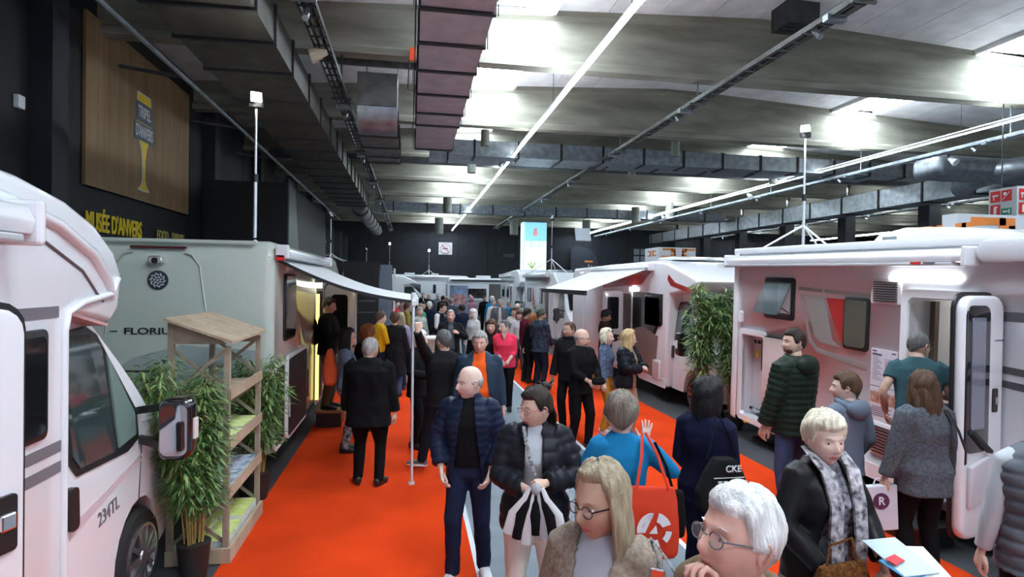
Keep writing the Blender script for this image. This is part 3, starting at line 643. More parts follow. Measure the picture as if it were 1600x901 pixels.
MB().prism(rr(4.05, 2.68, 5.8, 2.88, .09), -W/2-.10, -W/2+.1, 'y').build('roof_side_fairing', silver, t, 35, .03)
# roof: dome vent hump with skylight, box
m = MB(); prof = [(2.25, 2.86), (2.27, 2.98), (2.36, 3.04), (2.7, 3.09), (3.2, 3.07), (3.55, 2.99), (3.7, 2.86)]
m.prism(prof, -.75, .35, 'y').build('roof_hump', whitem, t, 40, .03)
MB().box((2.42, -.757, 2.91), (2.62, -.75, 3.00)).build('hump_window', mat('hump_glass', (.25, .3, .33), .15, coat=1), t)
MB().box((1.0, -.5, 2.9), (1.5, .1, 2.97)).build('roof_hatch', whitem, t, bevel=.02)
# rear bedroom window: frame + hinged pane standing open
f = plate('window_frame', rr(.80, 1.93, 1.46, 2.50, .05), W, -.002, .03, blackp, t, .006)
plate('window_opening', rr(.85, 1.99, 1.41, 2.44, .04), W, .028, .034, mat('interior_mid', (.06, .065, .07), .4), f)
plate('blind', rr(1.12, 2.02, 1.40, 2.42, .02), W, .034, .037, mat('blind_white', (.5, .52, .53), .6), f)
pn = MB(); Mx = Matrix.Translation((0, -W/2-.04, 2.43)) @ Matrix.Rotation(R(-24), 4, 'X')
pn.prism(rr(.84, -.46, 1.42, 0, .04), -.012, .012, 'y', Mx).build('hinged_pane', mat('acrylic', (.10, .14, .15), .06, coat=1, alpha=.55), f, 40)
for x_ in (.88, 1.38): MB().bar((x_, -W/2-.03, 2.03), (x_, -W/2-.15, 2.10), .012, .012).build('stay_arm', blackp, f)
# side decals
plate('decal_bar', [(1.52, 2.345), (1.52, 2.39), (1.98, 2.37), (1.98, 2.33)], W, -.001, .004, decalbeige, t)
plate('decal_bar', [(2.01, 2.33), (2.01, 2.37), (2.74, 2.35), (2.74, 2.30)], W, -.001, .004, decalbeige, t)
plate('decal_taupe_panel', [(1.64, 2.29), (2.02, 2.27), (2.18, 1.76), (2.30, 1.70), (1.98, 1.72), (1.86, 1.78)], W, -.001, .004, decalbeige, t)
plate('decal_red_panel', [(2.05, 2.27), (2.37, 2.27), (2.37, 1.74), (2.30, 1.78)], W, -.001, .004, deepred, t)
MB().prism([(1.56, 2.29), (1.60, 2.29), (1.80, 1.74), (1.92, 1.64), (2.74, 1.56), (2.74, 1.50), (1.90, 1.59), (1.76, 1.70)], -W/2-.005, -W/2, 'y').build('decal_contour', decalbeige, t)
framed_window(t, W, 2.37, 1.70, 2.76, 2.30, .05, mat('kitchen_glass', (.09, .09, .07), .08, coat=1))
g = plate('vent_grille', rr(2.78, 2.25, 3.18, 2.52, .015), W, -.002, .02, whitemat, t, .004)
for k in range(9): MB().box((2.82, -W/2-.032, 2.275+k*.0255), (3.14, -W/2-.019, 2.284+k*.0255)).build('louvre', blackp, g)
g = plate('vent_grille', rr(2.84, .62, 3.14, .98, .015), W, -.002, .02, whitemat, t, .004)
for k in range(9): MB().box((2.87, -W/2-.03, .65+k*.034), (3.11, -W/2-.019, .663+k*.034)).build('louvre', blackp, g)
MB().box((3.05, -W/2-.05, 2.515), (3.86, -W/2-.005, 2.55)).build('awning_lamp', mat('ext_lamp2', (1, 1, 1), emit=12, ecol=(.95, .97, 1)), t)
# entrance doorway
m = MB(); o_, i_ = rr(3.20, .44, 4.05, 2.42, .09, 5), rr(3.28, .50, 3.98, 2.34, .07, 5)
n = len(o_)
vs = [Vector((p[0], -W/2-.03, p[1])) for p in o_]+[Vector((p[0], -W/2-.03, p[1])) for p in i_]+[Vector((p[0], -W/2+.01, p[1])) for p in o_]+[Vector((p[0], -W/2+.06, p[1])) for p in i_]
m._add(vs, [(i, (i+1)%n, n+(i+1)%n, n+i) for i in range(n)]+[(i, i+2*n, (i+1)%n+2*n, (i+1)%n) for i in range(n)]+[(n+i, n+(i+1)%n, 3*n+(i+1)%n, 3*n+i) for i in range(n)])
m.build('door_frame', whitem, t, 30)
MB().box((3.30, -.95, .5), (3.36, -.90, 2.3)).build('interior_cabinet_edge', mat('interior_wood', (.10, .07, .05), .5), t)
MB().box((3.29, .30, .5), (3.97, .34, 2.32)).build('interior_panel', mat('interior_dim', (.20, .22, .2), .5), t)
MB().box((3.30, -.85, .52), (3.97, -.25, 1.28)).build('interior_counter', mat('interior_grey', (.25, .26, .27), .5), t)
MB().box((3.30, -.88, 1.28), (3.97, -.22, 1.33)).build('counter_top', whitemat, t, bevel=.01)
s_ = MB().prism([(3.60, 1.33), (3.96, 1.33), (3.96, 1.9), (3.90, 2.05), (3.72, 2.08), (3.62, 1.9)], -.15, .12, 'y').build('seat_back', mat('cream_leather', (.55, .52, .45), .5), t, 40, .05, 4)
MB().box((3.3, -1.1, .50), (3.97, -.2, .55)).build('interior_floor', mat('interior_floor', (.12, .08, .05), .5), t)
MB().box((3.35, -.6, 2.24), (3.9, 0, 2.30)).build('interior_ceiling_lamp', mat('int_lamp', (1, 1, 1), emit=3, ecol=(1, .95, .85)), t)
# poster sheets
pst = mat('paper_white', (.62, .60, .66), .6); ink = mat('ink', (.10, .10, .14), .6)
p1 = plate('price_sheet', [(2.80, 1.36), (3.16, 1.36), (3.16, 1.76), (2.80, 1.76)], W, .0, .006, pst, t)
p2 = plate('photo_sheet', [(2.80, .99), (3.16, .99), (3.16, 1.345), (2.80, 1.345)], W, .0, .006, pst, t)
m = MB()
for k in range(12): m.box((2.83, -W/2-.008, 1.66-k*.021), (2.90+.03*(k % 3), -W/2-.006, 1.664-k*.021)).box((2.99, -W/2-.008, 1.66-k*.021), (3.08+.02*(k % 4), -W/2-.006, 1.664-k*.021))
m.box((2.82, -W/2-.008, 1.73), (2.88, -W/2-.006, 1.745)).box((3.08, -W/2-.008, 1.725), (3.14, -W/2-.006, 1.74)).box((2.82, -W/2-.008, 1.69), (2.95, -W/2-.006, 1.712)).build('print', ink, p1, kind='stuff')
MB().box((2.81, -W/2-.009, 1.18), (3.15, -W/2-.006, 1.30)).build('photo_strip', mat('photo_brown', (.25, .09, .04), .5, var=.6, vscale=18, col2=(.6, .42, .35)), p2)
m = MB()
for k in range(5): m.box((2.83, -W/2-.008, 1.13-k*.022), (3.10-.03*(k % 2), -W/2-.006, 1.137-k*.022))
m.build('print', ink, p2, kind='stuff')
# garage opening with frame, hose reels and poles
m = MB(); o_, i_ = rr(.17, .34, .86, 1.72, .07, 4), rr(.24, .42, .80, 1.64, .05, 4); n = len(o_)
vs = [Vector((p[0], -W/2-.025, p[1])) for p in o_]+[Vector((p[0], -W/2-.025, p[1])) for p in i_]+[Vector((p[0], -W/2+.01, p[1])) for p in o_]+[Vector((p[0], -W/2+.05, p[1])) for p in i_]
m._add(vs, [(i, (i+1)%n, n+(i+1)%n, n+i) for i in range(n)]+[(i, i+2*n, (i+1)%n+2*n, (i+1)%n) for i in range(n)]+[(n+i, n+(i+1)%n, 3*n+(i+1)%n, 3*n+i) for i in range(n)])
m.build('garage_frame', whitem, t, 30)
MB().box((.242, -.98, .44), (.798, -.96, 1.62)).build('garage_liner', mat('liner', (.62, .66, .70), .5), t)
cp = MB().box((.27, -1.0, 1.22), (.48, -.98, 1.60)).build('control_panel', mat('panel_grey', (.5, .5, .53), .5), t)
MB().box((.29, -1.01, 1.50), (.33, -1.0, 1.55)).build('socket', blackp, cp); MB().box((.38, -1.01, 1.50), (.44, -1.0, 1.55)).build('socket', blackp, cp)
MB().box((.34, -1.012, 1.30), (.42, -1.0, 1.40)).build('yellow_notice', mat('notice_yellow', (.75, .75, .05), .5), cp)
MB().tube([(.53, -1.02, 1.12), (.53, -1.02, 1.62)], .018, 8).build('hose', blackp, t); MB().tube([(.61, -1.02, 1.05), (.61, -1.02, 1.42)], .022, 8).build('hose', blackp, t)
for z_, x_ in ((.52, .34), (.46, .52)): MB().tube([(x_, -1.05, z_), (x_+.24, -1.05, z_+.01)], .016, 8).build('rod', chrome, t); MB().tube([(x_-.03, -1.05, z_), (x_+.02, -1.05, z_)], .024, 8).build('rod_cap', blackp, t)
MB().prism(rr(.17, 1.80, .25, 1.98, .03), -W/2-.05, -W/2, 'y').build('door_catch', whitem, t, bevel=.01)
plate('garage_door_leaf', rr(.84, .48, 1.36, 1.66, .06), W, .03, .055, mat('leaf_rose', (.62, .50, .48), .35, coat=.4), t, .006)
plate('leaf_seal', rr(.825, .465, 1.375, 1.675, .07), W, .022, .034, blackp, t)
plate('marker_lamp', rr(.40, .325, .47, .355, .01), W, .0, .05, mat('amber', (.75, .35, .02), .3), t)
for z in (1.62, 1.74): plate('dark_stripe', [(4.22, z), (5.0, z-.02), (5.0, z+.04), (4.22, z+.06)], W, -.001, .004, decald, t)
plate('dark_band', [(4.22, 2.18), (5.0, 2.2), (5.0, 2.28), (4.22, 2.26)], W, -.001, .004, decald, t)
plate('skirt', [(1.3, .33), (5.0, .36), (5.0, .52), (1.3, .50)], W, -.02, .012, whitem, t)
MB().box((3.3, -W/2-.05, .40), (4.0, -W/2+.1, .46)).build('door_step_sill', greypaint, t, bevel=.01)
# its open door leaf
d = vehicle('caravan_door', 'open thick white door leaf with black inner panel on the right motorhome', (4.975, 4.37, 0), -166, 'door')
prism_obj('leaf', rr(0, .28, .56, 2.30, .13), 0, .09, whitem, d, .035, seg=4)
prism_obj('inner_panel', rr(.22, 1.0, .54, 2.22, .08), .08, .10, mat('door_black', (.012, .012, .014), .12, coat=1), d, .008)
prism_obj('door_window', rr(.30, 1.20, .48, 2.12, .02), .098, .108, mat('door_glass', (.20, .22, .28), .1, coat=1), d)
prism_obj('seal', rr(-.02, .26, .58, 2.33, .14), -.012, .01, blackp, d)
hh = prism_obj('handle_recess', rr(.10, 1.32, .17, 1.52, .015), .088, .10, blackp, d); MB().cbox((.135, .105, 1.42), (.04, .02, .06)).build('handle', chrome, hh, bevel=.006)
prism_obj('dust_bin', [(.24, .98), (.50, .90), (.50, .55), (.24, .62)], .085, .13, mat('bin_white', (.6, .58, .62), .35), d, .02)
MB().bar((.22, .11, 1.0), (.48, .11, 1.18), .03, .05, up=(0, 1, 0)).build('strap_handle', blackp, d)
for z_ in (.68, 1.92): MB().box((.02, .086, z_), (.14, .094, z_+.008)).build('hinge_line', blackp, d)

# ---------------- second right motorhome with awning and red swoosh
W = 2.32
t = vehicle('motorhome', 'white motorhome with red swoosh and open awning behind the bamboo at the right', (5.0+W/2, 18.0, 0), -90)
b = bodyshell(t, [(.0, .40), (.3, .32), (6.95, .32), (6.95, 1.7), (7.05, 2.16), (7.6, 2.20), (8.1, 2.30), (8.3, 2.42), (7.6, 2.62), (6.9, 2.80), (6.2, 2.86), (.15, 2.82), (0, 2.6)], W, whitem, .07)
cab(t, 6.9, 1.02, 2.22, L=1.75)
framed_window(t, W, 5.85, 1.50, 6.68, 2.12, .06)
framed_window(t, W, 3.2, 1.5, 3.7, 2.2, .05)
plate('black_panel', [(5.1, .55), (5.75, .55), (6.55, 1.50), (6.75, 1.55), (6.75, 2.16), (5.1, 2.2)], W, -.002, .012, mat('panel_black', (.015, .013, .014), .15, coat=1), t)
framed_window(t, W, 5.80, 1.50, 6.70, 2.14, .06)
plate('door_frame', rr(4.5, .38, 5.12, 2.22, .08), W, -.002, .02, whitem, t)
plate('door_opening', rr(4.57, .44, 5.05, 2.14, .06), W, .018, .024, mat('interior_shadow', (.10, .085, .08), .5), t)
plate('bronze_side_panel', [(5.2, .50), (6.4, .45), (6.55, 1.3), (5.7, 1.45), (5.2, 1.35)], W, .004, .018, mat('bronze_panel', (.28, .20, .17), .3, .2, coat=.5), t)
plate('red_band', [(3.0, 2.25), (5.6, 2.35), (6.3, 2.72), (5.6, 2.72), (3.0, 2.6)], W, .0, .006, deepred, t)
hp = plate('gas_hatch', rr(6.35, .42, 6.72, .82, .06), W, .012, .03, whitem, t, .005); plate('hatch_insert', rr(6.40, .46, 6.67, .78, .04), W, .03, .034, mat('rose_panel', (.52, .40, .38), .4), hp)
plate('red_swoosh', [(6.95, 2.46), (7.1, 2.34), (7.75, 2.24), (8.0, 2.22), (7.9, 2.30), (7.3, 2.40), (7.0, 2.56)], W, .0, .006, deepred, t)
MB().prism([(5.1, 2.86), (5.5, 2.96), (6.1, 2.96), (6.4, 2.88)], -.7, .5, 'y').build('roof_vent_dome', whitem, t, 40, .04)
MB().box((1.8, -.6, 2.82), (2.4, -.1, 2.9)).build('roof_hatch', whitem, t, bevel=.02)
MB().box((2.2, -.9, 2.9), (2.25, -.4, 3.35), Matrix.Rotation(R(-25), 4, 'Y') @ Matrix.Translation((-1.2, 0, .75))).build('open_hatch_lid', mat('lid_grey', (.5, .55, .6), .3), t)
MB().box((5.15, -W/2-.10, 2.20), (5.25, -W/2, 2.28)).build('porch_lamp', mat('ext_lamp3', (1, 1, 1), emit=22, ecol=(.9, .95, 1)), t)
plate('skirt', [(.4, .30), (6.9, .30), (6.9, .48), (.4, .48)], W, -.02, .012, whitem, t)
aw = awning_box(t, W, 2.2, 6.25, 2.73, .12, .12)
wheel(t, 2.3, -W/2+.14)
t = thing('awning', 'white fabric awning open over the right carpet with dark front edge', 'awning', (4.90, 11.9, 2.68))
m = MB(); m.loft([[Vector((-u*1.32, 0, -.48*u)), Vector((-u*1.32, 3.85, -.48*u)), Vector((-u*1.32, 3.85, -.48*u-.01)), Vector((-u*1.32, 0, -.48*u-.01))] for u in (0, .25, .5, .75, 1)]).build('fabric', fab, t)
MB().box((-1.38, -.05, -.57), (-1.30, 3.95, -.47)).build('front_bar', blackp, t, bevel=.01)
MB().tube([(-1.33, .05, -2.66), (-1.33, .05, -.52)], .018, 8).build('support_pole', tripodm, t); MB().tube([(-1.33, 3.8, -2.66), (-1.33, 3.8, -.52)], .018, 8).build('support_pole', tripodm, t)
MB().bar((0, .3, -.05), (-.65, .9, -.28), .03, .03).bar((-.65, .9, -.28), (-1.3, .3, -.5), .03, .03).build('folding_arm', galv, t)
d = vehicle('caravan_door', 'open white door leaf beside the porch lamp under the right awning', (4.97, 13.5, 0), -170, 'door')
prism_obj('leaf', rr(0, .45, .55, 2.2, .08), 0, .05, whitem, d, .012); prism_obj('door_window', rr(.12, 1.3, .42, 2.05, .05), -.006, .056, glassd, d)

# ---------------- farther vehicles
def simple_home(label, loc, rz, Lb=5.2, W=2.3, top=2.85, m=None, alcove=False, wins=((.8, 1.5), (2.4, 2.9)), door=(3.4, 4.0), red=False, aw=True, openlamp=False):
    m = m or whitem; t = vehicle('motorhome', label, loc, rz)
    if alcove: prof = [(0, .4), (.3, .34), (Lb, .34), (Lb, 2.05), (Lb+.9, 2.15), (Lb+1.05, 2.4), (Lb+.8, 2.8), (Lb+.2, 3.0), (.1, top), (0, top-.2)]
    else: prof = [(0, .4), (.3, .34), (Lb, .34), (Lb, 2.12), (Lb+.7, 2.2), (Lb+.75, 2.32), (Lb, top-.05), (.1, top), (0, top-.2)]
    bodyshell(t, prof, W, m, .06); cab(t, Lb, 1.0, 2.16, m)
    for a, b_ in wins: framed_window(t, W, a, 1.55, b_, 2.15, .06)
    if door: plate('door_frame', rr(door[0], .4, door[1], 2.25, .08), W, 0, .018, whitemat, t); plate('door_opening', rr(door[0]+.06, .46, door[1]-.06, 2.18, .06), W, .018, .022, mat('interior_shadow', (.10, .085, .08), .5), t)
    if red: plate('red_decal', [(1.7, 1.5), (2.2, 1.2), (2.3, 1.6), (1.9, 2.2)], W, 0, .005, deepred, t)
    if aw: awning_box(t, W, .3, Lb-.6, top-.12)
    MB().box((1.2, -.4, top), (1.9, .3, top+.12)).build('roof_box', whitem, t, bevel=.03); MB().box((3.0, -.4, top), (3.5, .1, top+.08)).build('roof_hatch', greypaint, t, bevel=.02)
    wheel(t, 1.3, -W/2+.14); return t
t = simple_home('white motorhome with red decal just beyond the right awning', (6.2, 26.2, 0), -90, red=True, Lb=5.4, top=2.8, door=(4.2, 4.9), wins=((.8, 1.5), (3.2, 3.7)))
simple_home('white overcab motorhome beside the tall blue poster', (6.3, 34.0, 0), -90, alcove=True, Lb=5.0)
simple_home('white low motorhome across the far end of the aisle at left', (-1.6, 41.2, 0), 0, Lb=5.3, W=2.3, top=2.8, door=(3.9, 4.5), wins=((1.6, 2.3), (3.1, 3.3)))
simple_home('white motorhome at the far left end behind the pylon', (-6.0+.9, 34.8, 0), 12, Lb=4.6, top=2.7, aw=False)
# panel van (camper van), nose to the right
t = vehicle('camper_van', 'white camper van with black awning rail and sliding door open in the far row', (2.3, 37.7, 0), -2, 'van')
prism_obj('body', [(0, .35), (4.1, .35), (4.1, 2.3), (3.9, 2.6), (.1, 2.6), (0, 2.4)], -1.0, 1.0, whitem, t, .08)
cab(t, 4.05, 1.0, 2.5, L=1.9)
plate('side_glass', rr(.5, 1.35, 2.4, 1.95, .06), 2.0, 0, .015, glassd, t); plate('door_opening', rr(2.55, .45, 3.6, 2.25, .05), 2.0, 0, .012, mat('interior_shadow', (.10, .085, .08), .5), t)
plate('lower_panel', rr(.5, .5, 2.4, 1.25, .05), 2.0, 0, .012, mat('van_grey', (.3, .32, .36), .3), t)
MB().box((.2, -1.12, 2.38), (3.6, -1.0, 2.48)).build('awning_case', blackp, t, bevel=.01)
MB().box((3.5, -.6, 2.62), (4.3, .5, 2.78)).build('roof_solar_panel', blackp, t, bevel=.02); MB().box((1.8, -.5, 2.6), (2.7, .3, 2.76)).build('roof_hatch', whitem, t, bevel=.03)
wheel(t, .9, -.87)
# ---------------- illuminated signs and banners
t = thing('light_tower', 'tall lit poster tower with blue sky and white landscape above the right row', 'sign', (6.67, 34.65, 0))
skyp = mat('poster_sky', (.3, .7, .95), .5, emit=.9, ecol=(.28, .72, .95), var=.0)
for m_, z0, z1, nm in ((mat('poster_low', (.75, .85, .8), .5, emit=1.1, ecol=(.85, .98, .92)), .2, 4.45, 'landscape_panel'), (skyp, 4.45, 5.45, 'sky_panel')):
    MB().box((0, 0, z0), (1.30, .10, z1*1.09)).build(nm, m_, t)
MB().box((-.12, 0, .2), (0, .8, 5.95)).build('side_panel', mat('poster_side', (.7, .9, 1), .5, emit=.8, ecol=(.6, .9, 1)), t)
MB().box((-.12, .1, 0), (1.30, .8, .2)).build('base', blackp, t)
MB().box((.5, -.012, 5.15), (.72, 0, 5.6)).box((.45, -.012, 5.25), (.78, 0, 5.32)).build('pink_emblem', mat('emblem_pink', (.8, .4, .42), .5, emit=.5), t)
m = MB(); 
for a in (-.5, -.1, .3): m.bar((.45, -.012, 3.2), (.45+.35*math.sin(a*2), -.012, 3.2+.4*math.cos(a)), .08, .012, up=(0, 1, 0))
m.build('green_leaf_print', mat('print_green', (.35, .55, .2), .5, emit=.3), t)
sgw = mat('sign_white_box', (.55, .58, .62), .5, emit=.12); orang = mat('logo_orange', (.75, .22, .03), .5); lgrey = mat('logo_grey', (.35, .38, .42), .5)
def logo(par, F, s):   # facing bracket shapes, open at the outer sides
    for sg, cx in ((1, -.28*s), (-1, .28*s)):
        m = MB(); pts = [(cx-sg*.20*s, .11*s), (cx+sg*.06*s, .11*s), (cx+sg*.15*s, .05*s), (cx+sg*.15*s, -.05*s), (cx+sg*.06*s, -.11*s), (cx-sg*.24*s, -.11*s)]
        for a, b_ in zip(pts, pts[1:]): m.bar(F @ Vector((*a, .012)), F @ Vector((*b_, .012)), .012, .06*s, up=F.to_3x3() @ Vector((0, 0, 1))) if False else m.prism([(min(a[0], b_[0])-.03*s, min(a[1], b_[1])-.03*s), (max(a[0], b_[0])+.03*s, min(a[1], b_[1])-.03*s), (max(a[0], b_[0])+.03*s, max(a[1], b_[1])+.03*s), (min(a[0], b_[0])-.03*s, max(a[1], b_[1])+.03*s)], .002, .014, 'z', F)
        m.build('logo_bracket', orang, par)
def dealer_sign(label, loc, w, h, d, txt=True, s=1, base=0):
    t = thing('dealer_sign', label, 'sign', loc)
    MB().box((0, 0, 0), (w, d, h)).build('box', sgw, t)
    F = frameM((w/2+.05, -.002, h*.62), (1, 0, 0), (0, 0, 1)); logo(t, F, s)
    if txt: text('lettering', "DICAR", h*.30, lgrey, t, frameM((w/2, -.004, h*.18), (1, 0, 0), (0, 0, 1)), sx=2.2)
    F2 = frameM((-.002, d/2, h*.62), (0, -1, 0), (0, 0, 1)); logo(t, F2, s*.6)
    MB().box((w*.4, d*.4, base-loc[2]), (w*.6, d*.6, 0)).build('post', blackp, t)
    return t
dealer_sign('white box sign with orange logo above the second right motorhome', (8.35, 19.2, 3.12), 1.35, .52, 1.2, s=1.15)
dealer_sign('white sign with large orange logo behind the near right motorhome roof', (9.35, 8.9, 2.72), 2.7, .95, .3, txt=False, s=2.2)
dealer_sign('small white sign with orange logo between the tripod legs', (9.6, 15.0, 2.84), .95, .5, .2, txt=False, s=.8, base=2.72)
t = thing('poster_board', 'small blue and white poster standing above the right motorhomes', 'sign', (9.9, 22, 2.2))
MB().box((.3, .06, -2.2), (.4, .12, 1.0)).build('post', blackp, t); MB().box((0, 0, 0), (.7, .06, 1.6)).build('board', mat('poster_b', (.6, .75, .85), .5, emit=.3), t); MB().box((.05, -.01, 1.0), (.65, 0, 1.25)).build('blue_band', mat('poster_blue', (.05, .3, .5), .5, emit=.2), t)
t = thing('curved_banner', 'dark rounded banner with small orange lettering on the back wall', 'banner', (13.2, 48.2, 0))
MB().prism([(0, 0), (2.4, 0), (2.4, 3.9), (2.2, 4.7), (1.6, 5.3), (.8, 5.5), (0, 5.4)], 0, .1, 'y').build('board', mat('banner_dark', (.03, .035, .05), .5), t)
MB().box((1.2, -.01, 4.15), (1.9, 0, 4.3)).build('orange_line', orang, t); MB().box((1.5, -.01, 3.2), (1.6, 0, 4.0)).box((1.75, -.01, 3.3), (1.85, 0, 3.9)).build('pale_figures', lgrey, t)
t = thing('roll_up_poster', 'roll up poster with blue sky and red picture in the far crowd', 'poster', (1.7, 26.0, 0))
MB().box((0, 0, .05), (.8, .04, 2.2)).build('sheet', mat('rollup_blue', (.25, .32, .5), .5, var=.4, vscale=3), t); MB().box((.08, -.01, 1.35), (.72, 0, 1.8)).build('red_picture', mat('rollup_red', (.5, .08, .06), .5, var=.7, vscale=6, col2=(.6, .5, .5)), t)
MB().box((-.02, -.1, 0), (.82, .12, .05)).build('base', blackp, t)
t = thing('black_booth', 'long black booth roof behind the second right motorhome', 'booth', (7.8, 10.9, 0))
MB().box((0, 0, 0), (6, 6.8, 2.72)).build('booth_wall', black, t)
t = thing('floor_sheeting', 'black plinth lying flat under the near right motorhome', 'sheeting', (5.3, 3.5, .0)); MB().box((0, 0, 0.001), (1.6, 5, .02)).build('sheet', black, t)  # thin flat black sheet on the floor under the vehicle
# ================================================================ PEOPLE: builders
skins = {}
def skin(k='a'):
    c = {'a': (.60, .39, .30), 'b': (.68, .48, .40), 'r': (.62, .35, .28), 'd': (.30, .17, .12), 't': (.50, .31, .22)}[k]
    return mat('skin_'+k, c, .5, var=.10, vscale=20, spec=.35)
lipm = mat('lips', (.50, .16, .14), .4); eyew = mat('eye_white', (.75, .74, .72), .2); irism = mat('iris', (.05, .035, .025), .1)
def hairmat(name, c):
    return mat('hair_'+name, c, .5, var=.35, vscale=45, stretch=(1, 1, .12), bump=.6, bscale=120, spec=.3)
HAIR = dict(black=(.008, .007, .008), dark=(.022, .014, .010), brown=(.075, .040, .022), blond=(.50, .36, .17), ashblond=(.33, .27, .18), platinum=(.72, .66, .50), white=(.72, .72, .70), grey=(.30, .29, .28), darkgrey=(.10, .10, .10), ginger=(.30, .10, .03), greybrown=(.16, .13, .10))
def g2(x, z, cx, cz, sx, sz): return np.exp(-((x-cx)/sx)**2-((z-cz)/sz)**2)
def head_base(th, ph, fem=False, inflate=0, feat=True, long=1.0):
    """th 0..pi from the crown, ph angle with 0 = face (-Y); returns x,y,z arrays"""
    st = np.sin(th); ct = np.cos(th)
    sz = np.sign(ct)*np.abs(ct)**.92; z = .118*sz*long
    r = np.abs(st)**.80
    x = .076*r*np.sin(ph); y = -.096*r*np.cos(ph)
    low = np.clip(-z/.118, 0, 1.1)
    jaw = (.34 if fem else .26)
    x = x*(1-jaw*low**1.6); back = y > 0
    y = np.where(back, y*(1-.38*low**1.0), y*(1-.10*low**2)-.004*low)
    hi = np.clip(z/.118, 0, 1); y = y+.010*hi*(1-hi)*2
    if feat:
        fr = np.clip(-np.cos(ph)*-1, 0, 1)**1.0; f = (y < -.02)
        d = np.zeros_like(z)
        for s in (-1, 1):
            d -= .0115*g2(x, z, s*.031, .003, .017, .012); d += .0045*g2(x, z, s*.043, -.030, .020, .020)
            d += .0045*g2(x, z, s*.026, .026, .026, .008); d += .0050*g2(x, z, s*.012, -.038, .008, .008)
        d += .017*g2(x, z, 0, -.030, .0105, .016)+.011*g2(x, z, 0, -.012, .0085, .020)
        d += .0065*g2(x, z, 0, -.060, .020, .0055)+.0065*g2(x, z, 0, -.072, .018, .0055)-.0035*g2(x, z, 0, -.066, .022, .003)-.004*g2(x, z, 0, -.083, .020, .006)
        d += .007*g2(x, z, 0, -.100, .020, .012)
        y = y-np.where(f, d, 0)
    return x, y, z
def grid_faces(nu, nv, closed=True):
    f = []
    for j in range(nv-1):
        for i in range(nu if closed else nu-1): f.append((j*nu+i, j*nu+(i+1) % nu, (j+1)*nu+(i+1) % nu, (j+1)*nu+i))
    return f
_hc = {}
def head_parts(fem, lod, age=0):
    key = (fem, lod)
    if key in _hc: return _hc[key]
    nu, nv = ((60, 56), (36, 30), (20, 16))[lod]
    u = np.linspace(-PI, PI, nu, endpoint=False); ph = u-.45*np.sin(u); 
    v = np.linspace(.02, PI-.05, nv); v = v-.12*np.sin(2*v)*-1*.5
    TH, PH = np.meshgrid(v, ph, indexing='ij')
    x, y, z = head_base(TH, PH, fem)
    P = np.stack([x, y, z], -1).reshape(-1, 3); F = grid_faces(nu, nv)
    F.append(tuple(range(nu))); F.append(tuple(reversed(range((nv-1)*nu, nv*nu))))
    MI = []
    for f in F:
        c = P[list(f)].mean(0); lip = c[1] < -.06 and abs(c[0]) < .023*(1-((c[2]+.066)/.013)**2*.6) and -.077 < c[2] < -.055 and lod < 2
        MI.append(1 if lip else 0)
    vs = [tuple(p) for p in P]; fs = list(F); mi = MI
    def addmb(m, k):
        n = len(vs); m.bm.verts.index_update()
        vs.extend([tuple(v_.co) for v_ in m.bm.verts])
        for f in m.bm.faces: fs.append(tuple(n+v_.index for v_ in f.verts)); mi.append(k)
        m.bm.free()
    for s in (-1, 1):
        q = MB(); q.sphere((s*.0755, .006, -.006), (.007, .017, .030), 10, 8, None); q.bm.verts.index_update(); addmb(q, 0)
        if lod < 2:
            q = MB(); q.tube([(s*.081, -.002, .016), (s*.087, .008, .020), (s*.088, .018, .008), (s*.086, .018, -.008), (s*.080, .008, -.024)], [.004, .0045, .0045, .004, .005], 6); addmb(q, 0)
            q = MB(); q.sphere((s*.031, -.0735, .002), (.0125, .0095, .0062), 12, 8); addmb(q, 2)
            q = MB(); q.sphere((s*.031-.001, -.0805, .002), (.0052, .0034, .0052), 10, 6); addmb(q, 3)
            q = MB(); q.tube([(s*.019, -.0815, .0065), (s*.031, -.0845, .0105), (s*.044, -.078, .0065)], [.0015, .0028, .0015], 6); addmb(q, 0)
            q = MB(); q.tube([(s*.018, -.088, .024), (s*.032, -.088, .030), (s*.047, -.077, .026)], [.002, .0034, .0012], 6, sy=.6); addmb(q, 4)
    _hc[key] = (np.array(vs), fs, mi); return _hc[key]
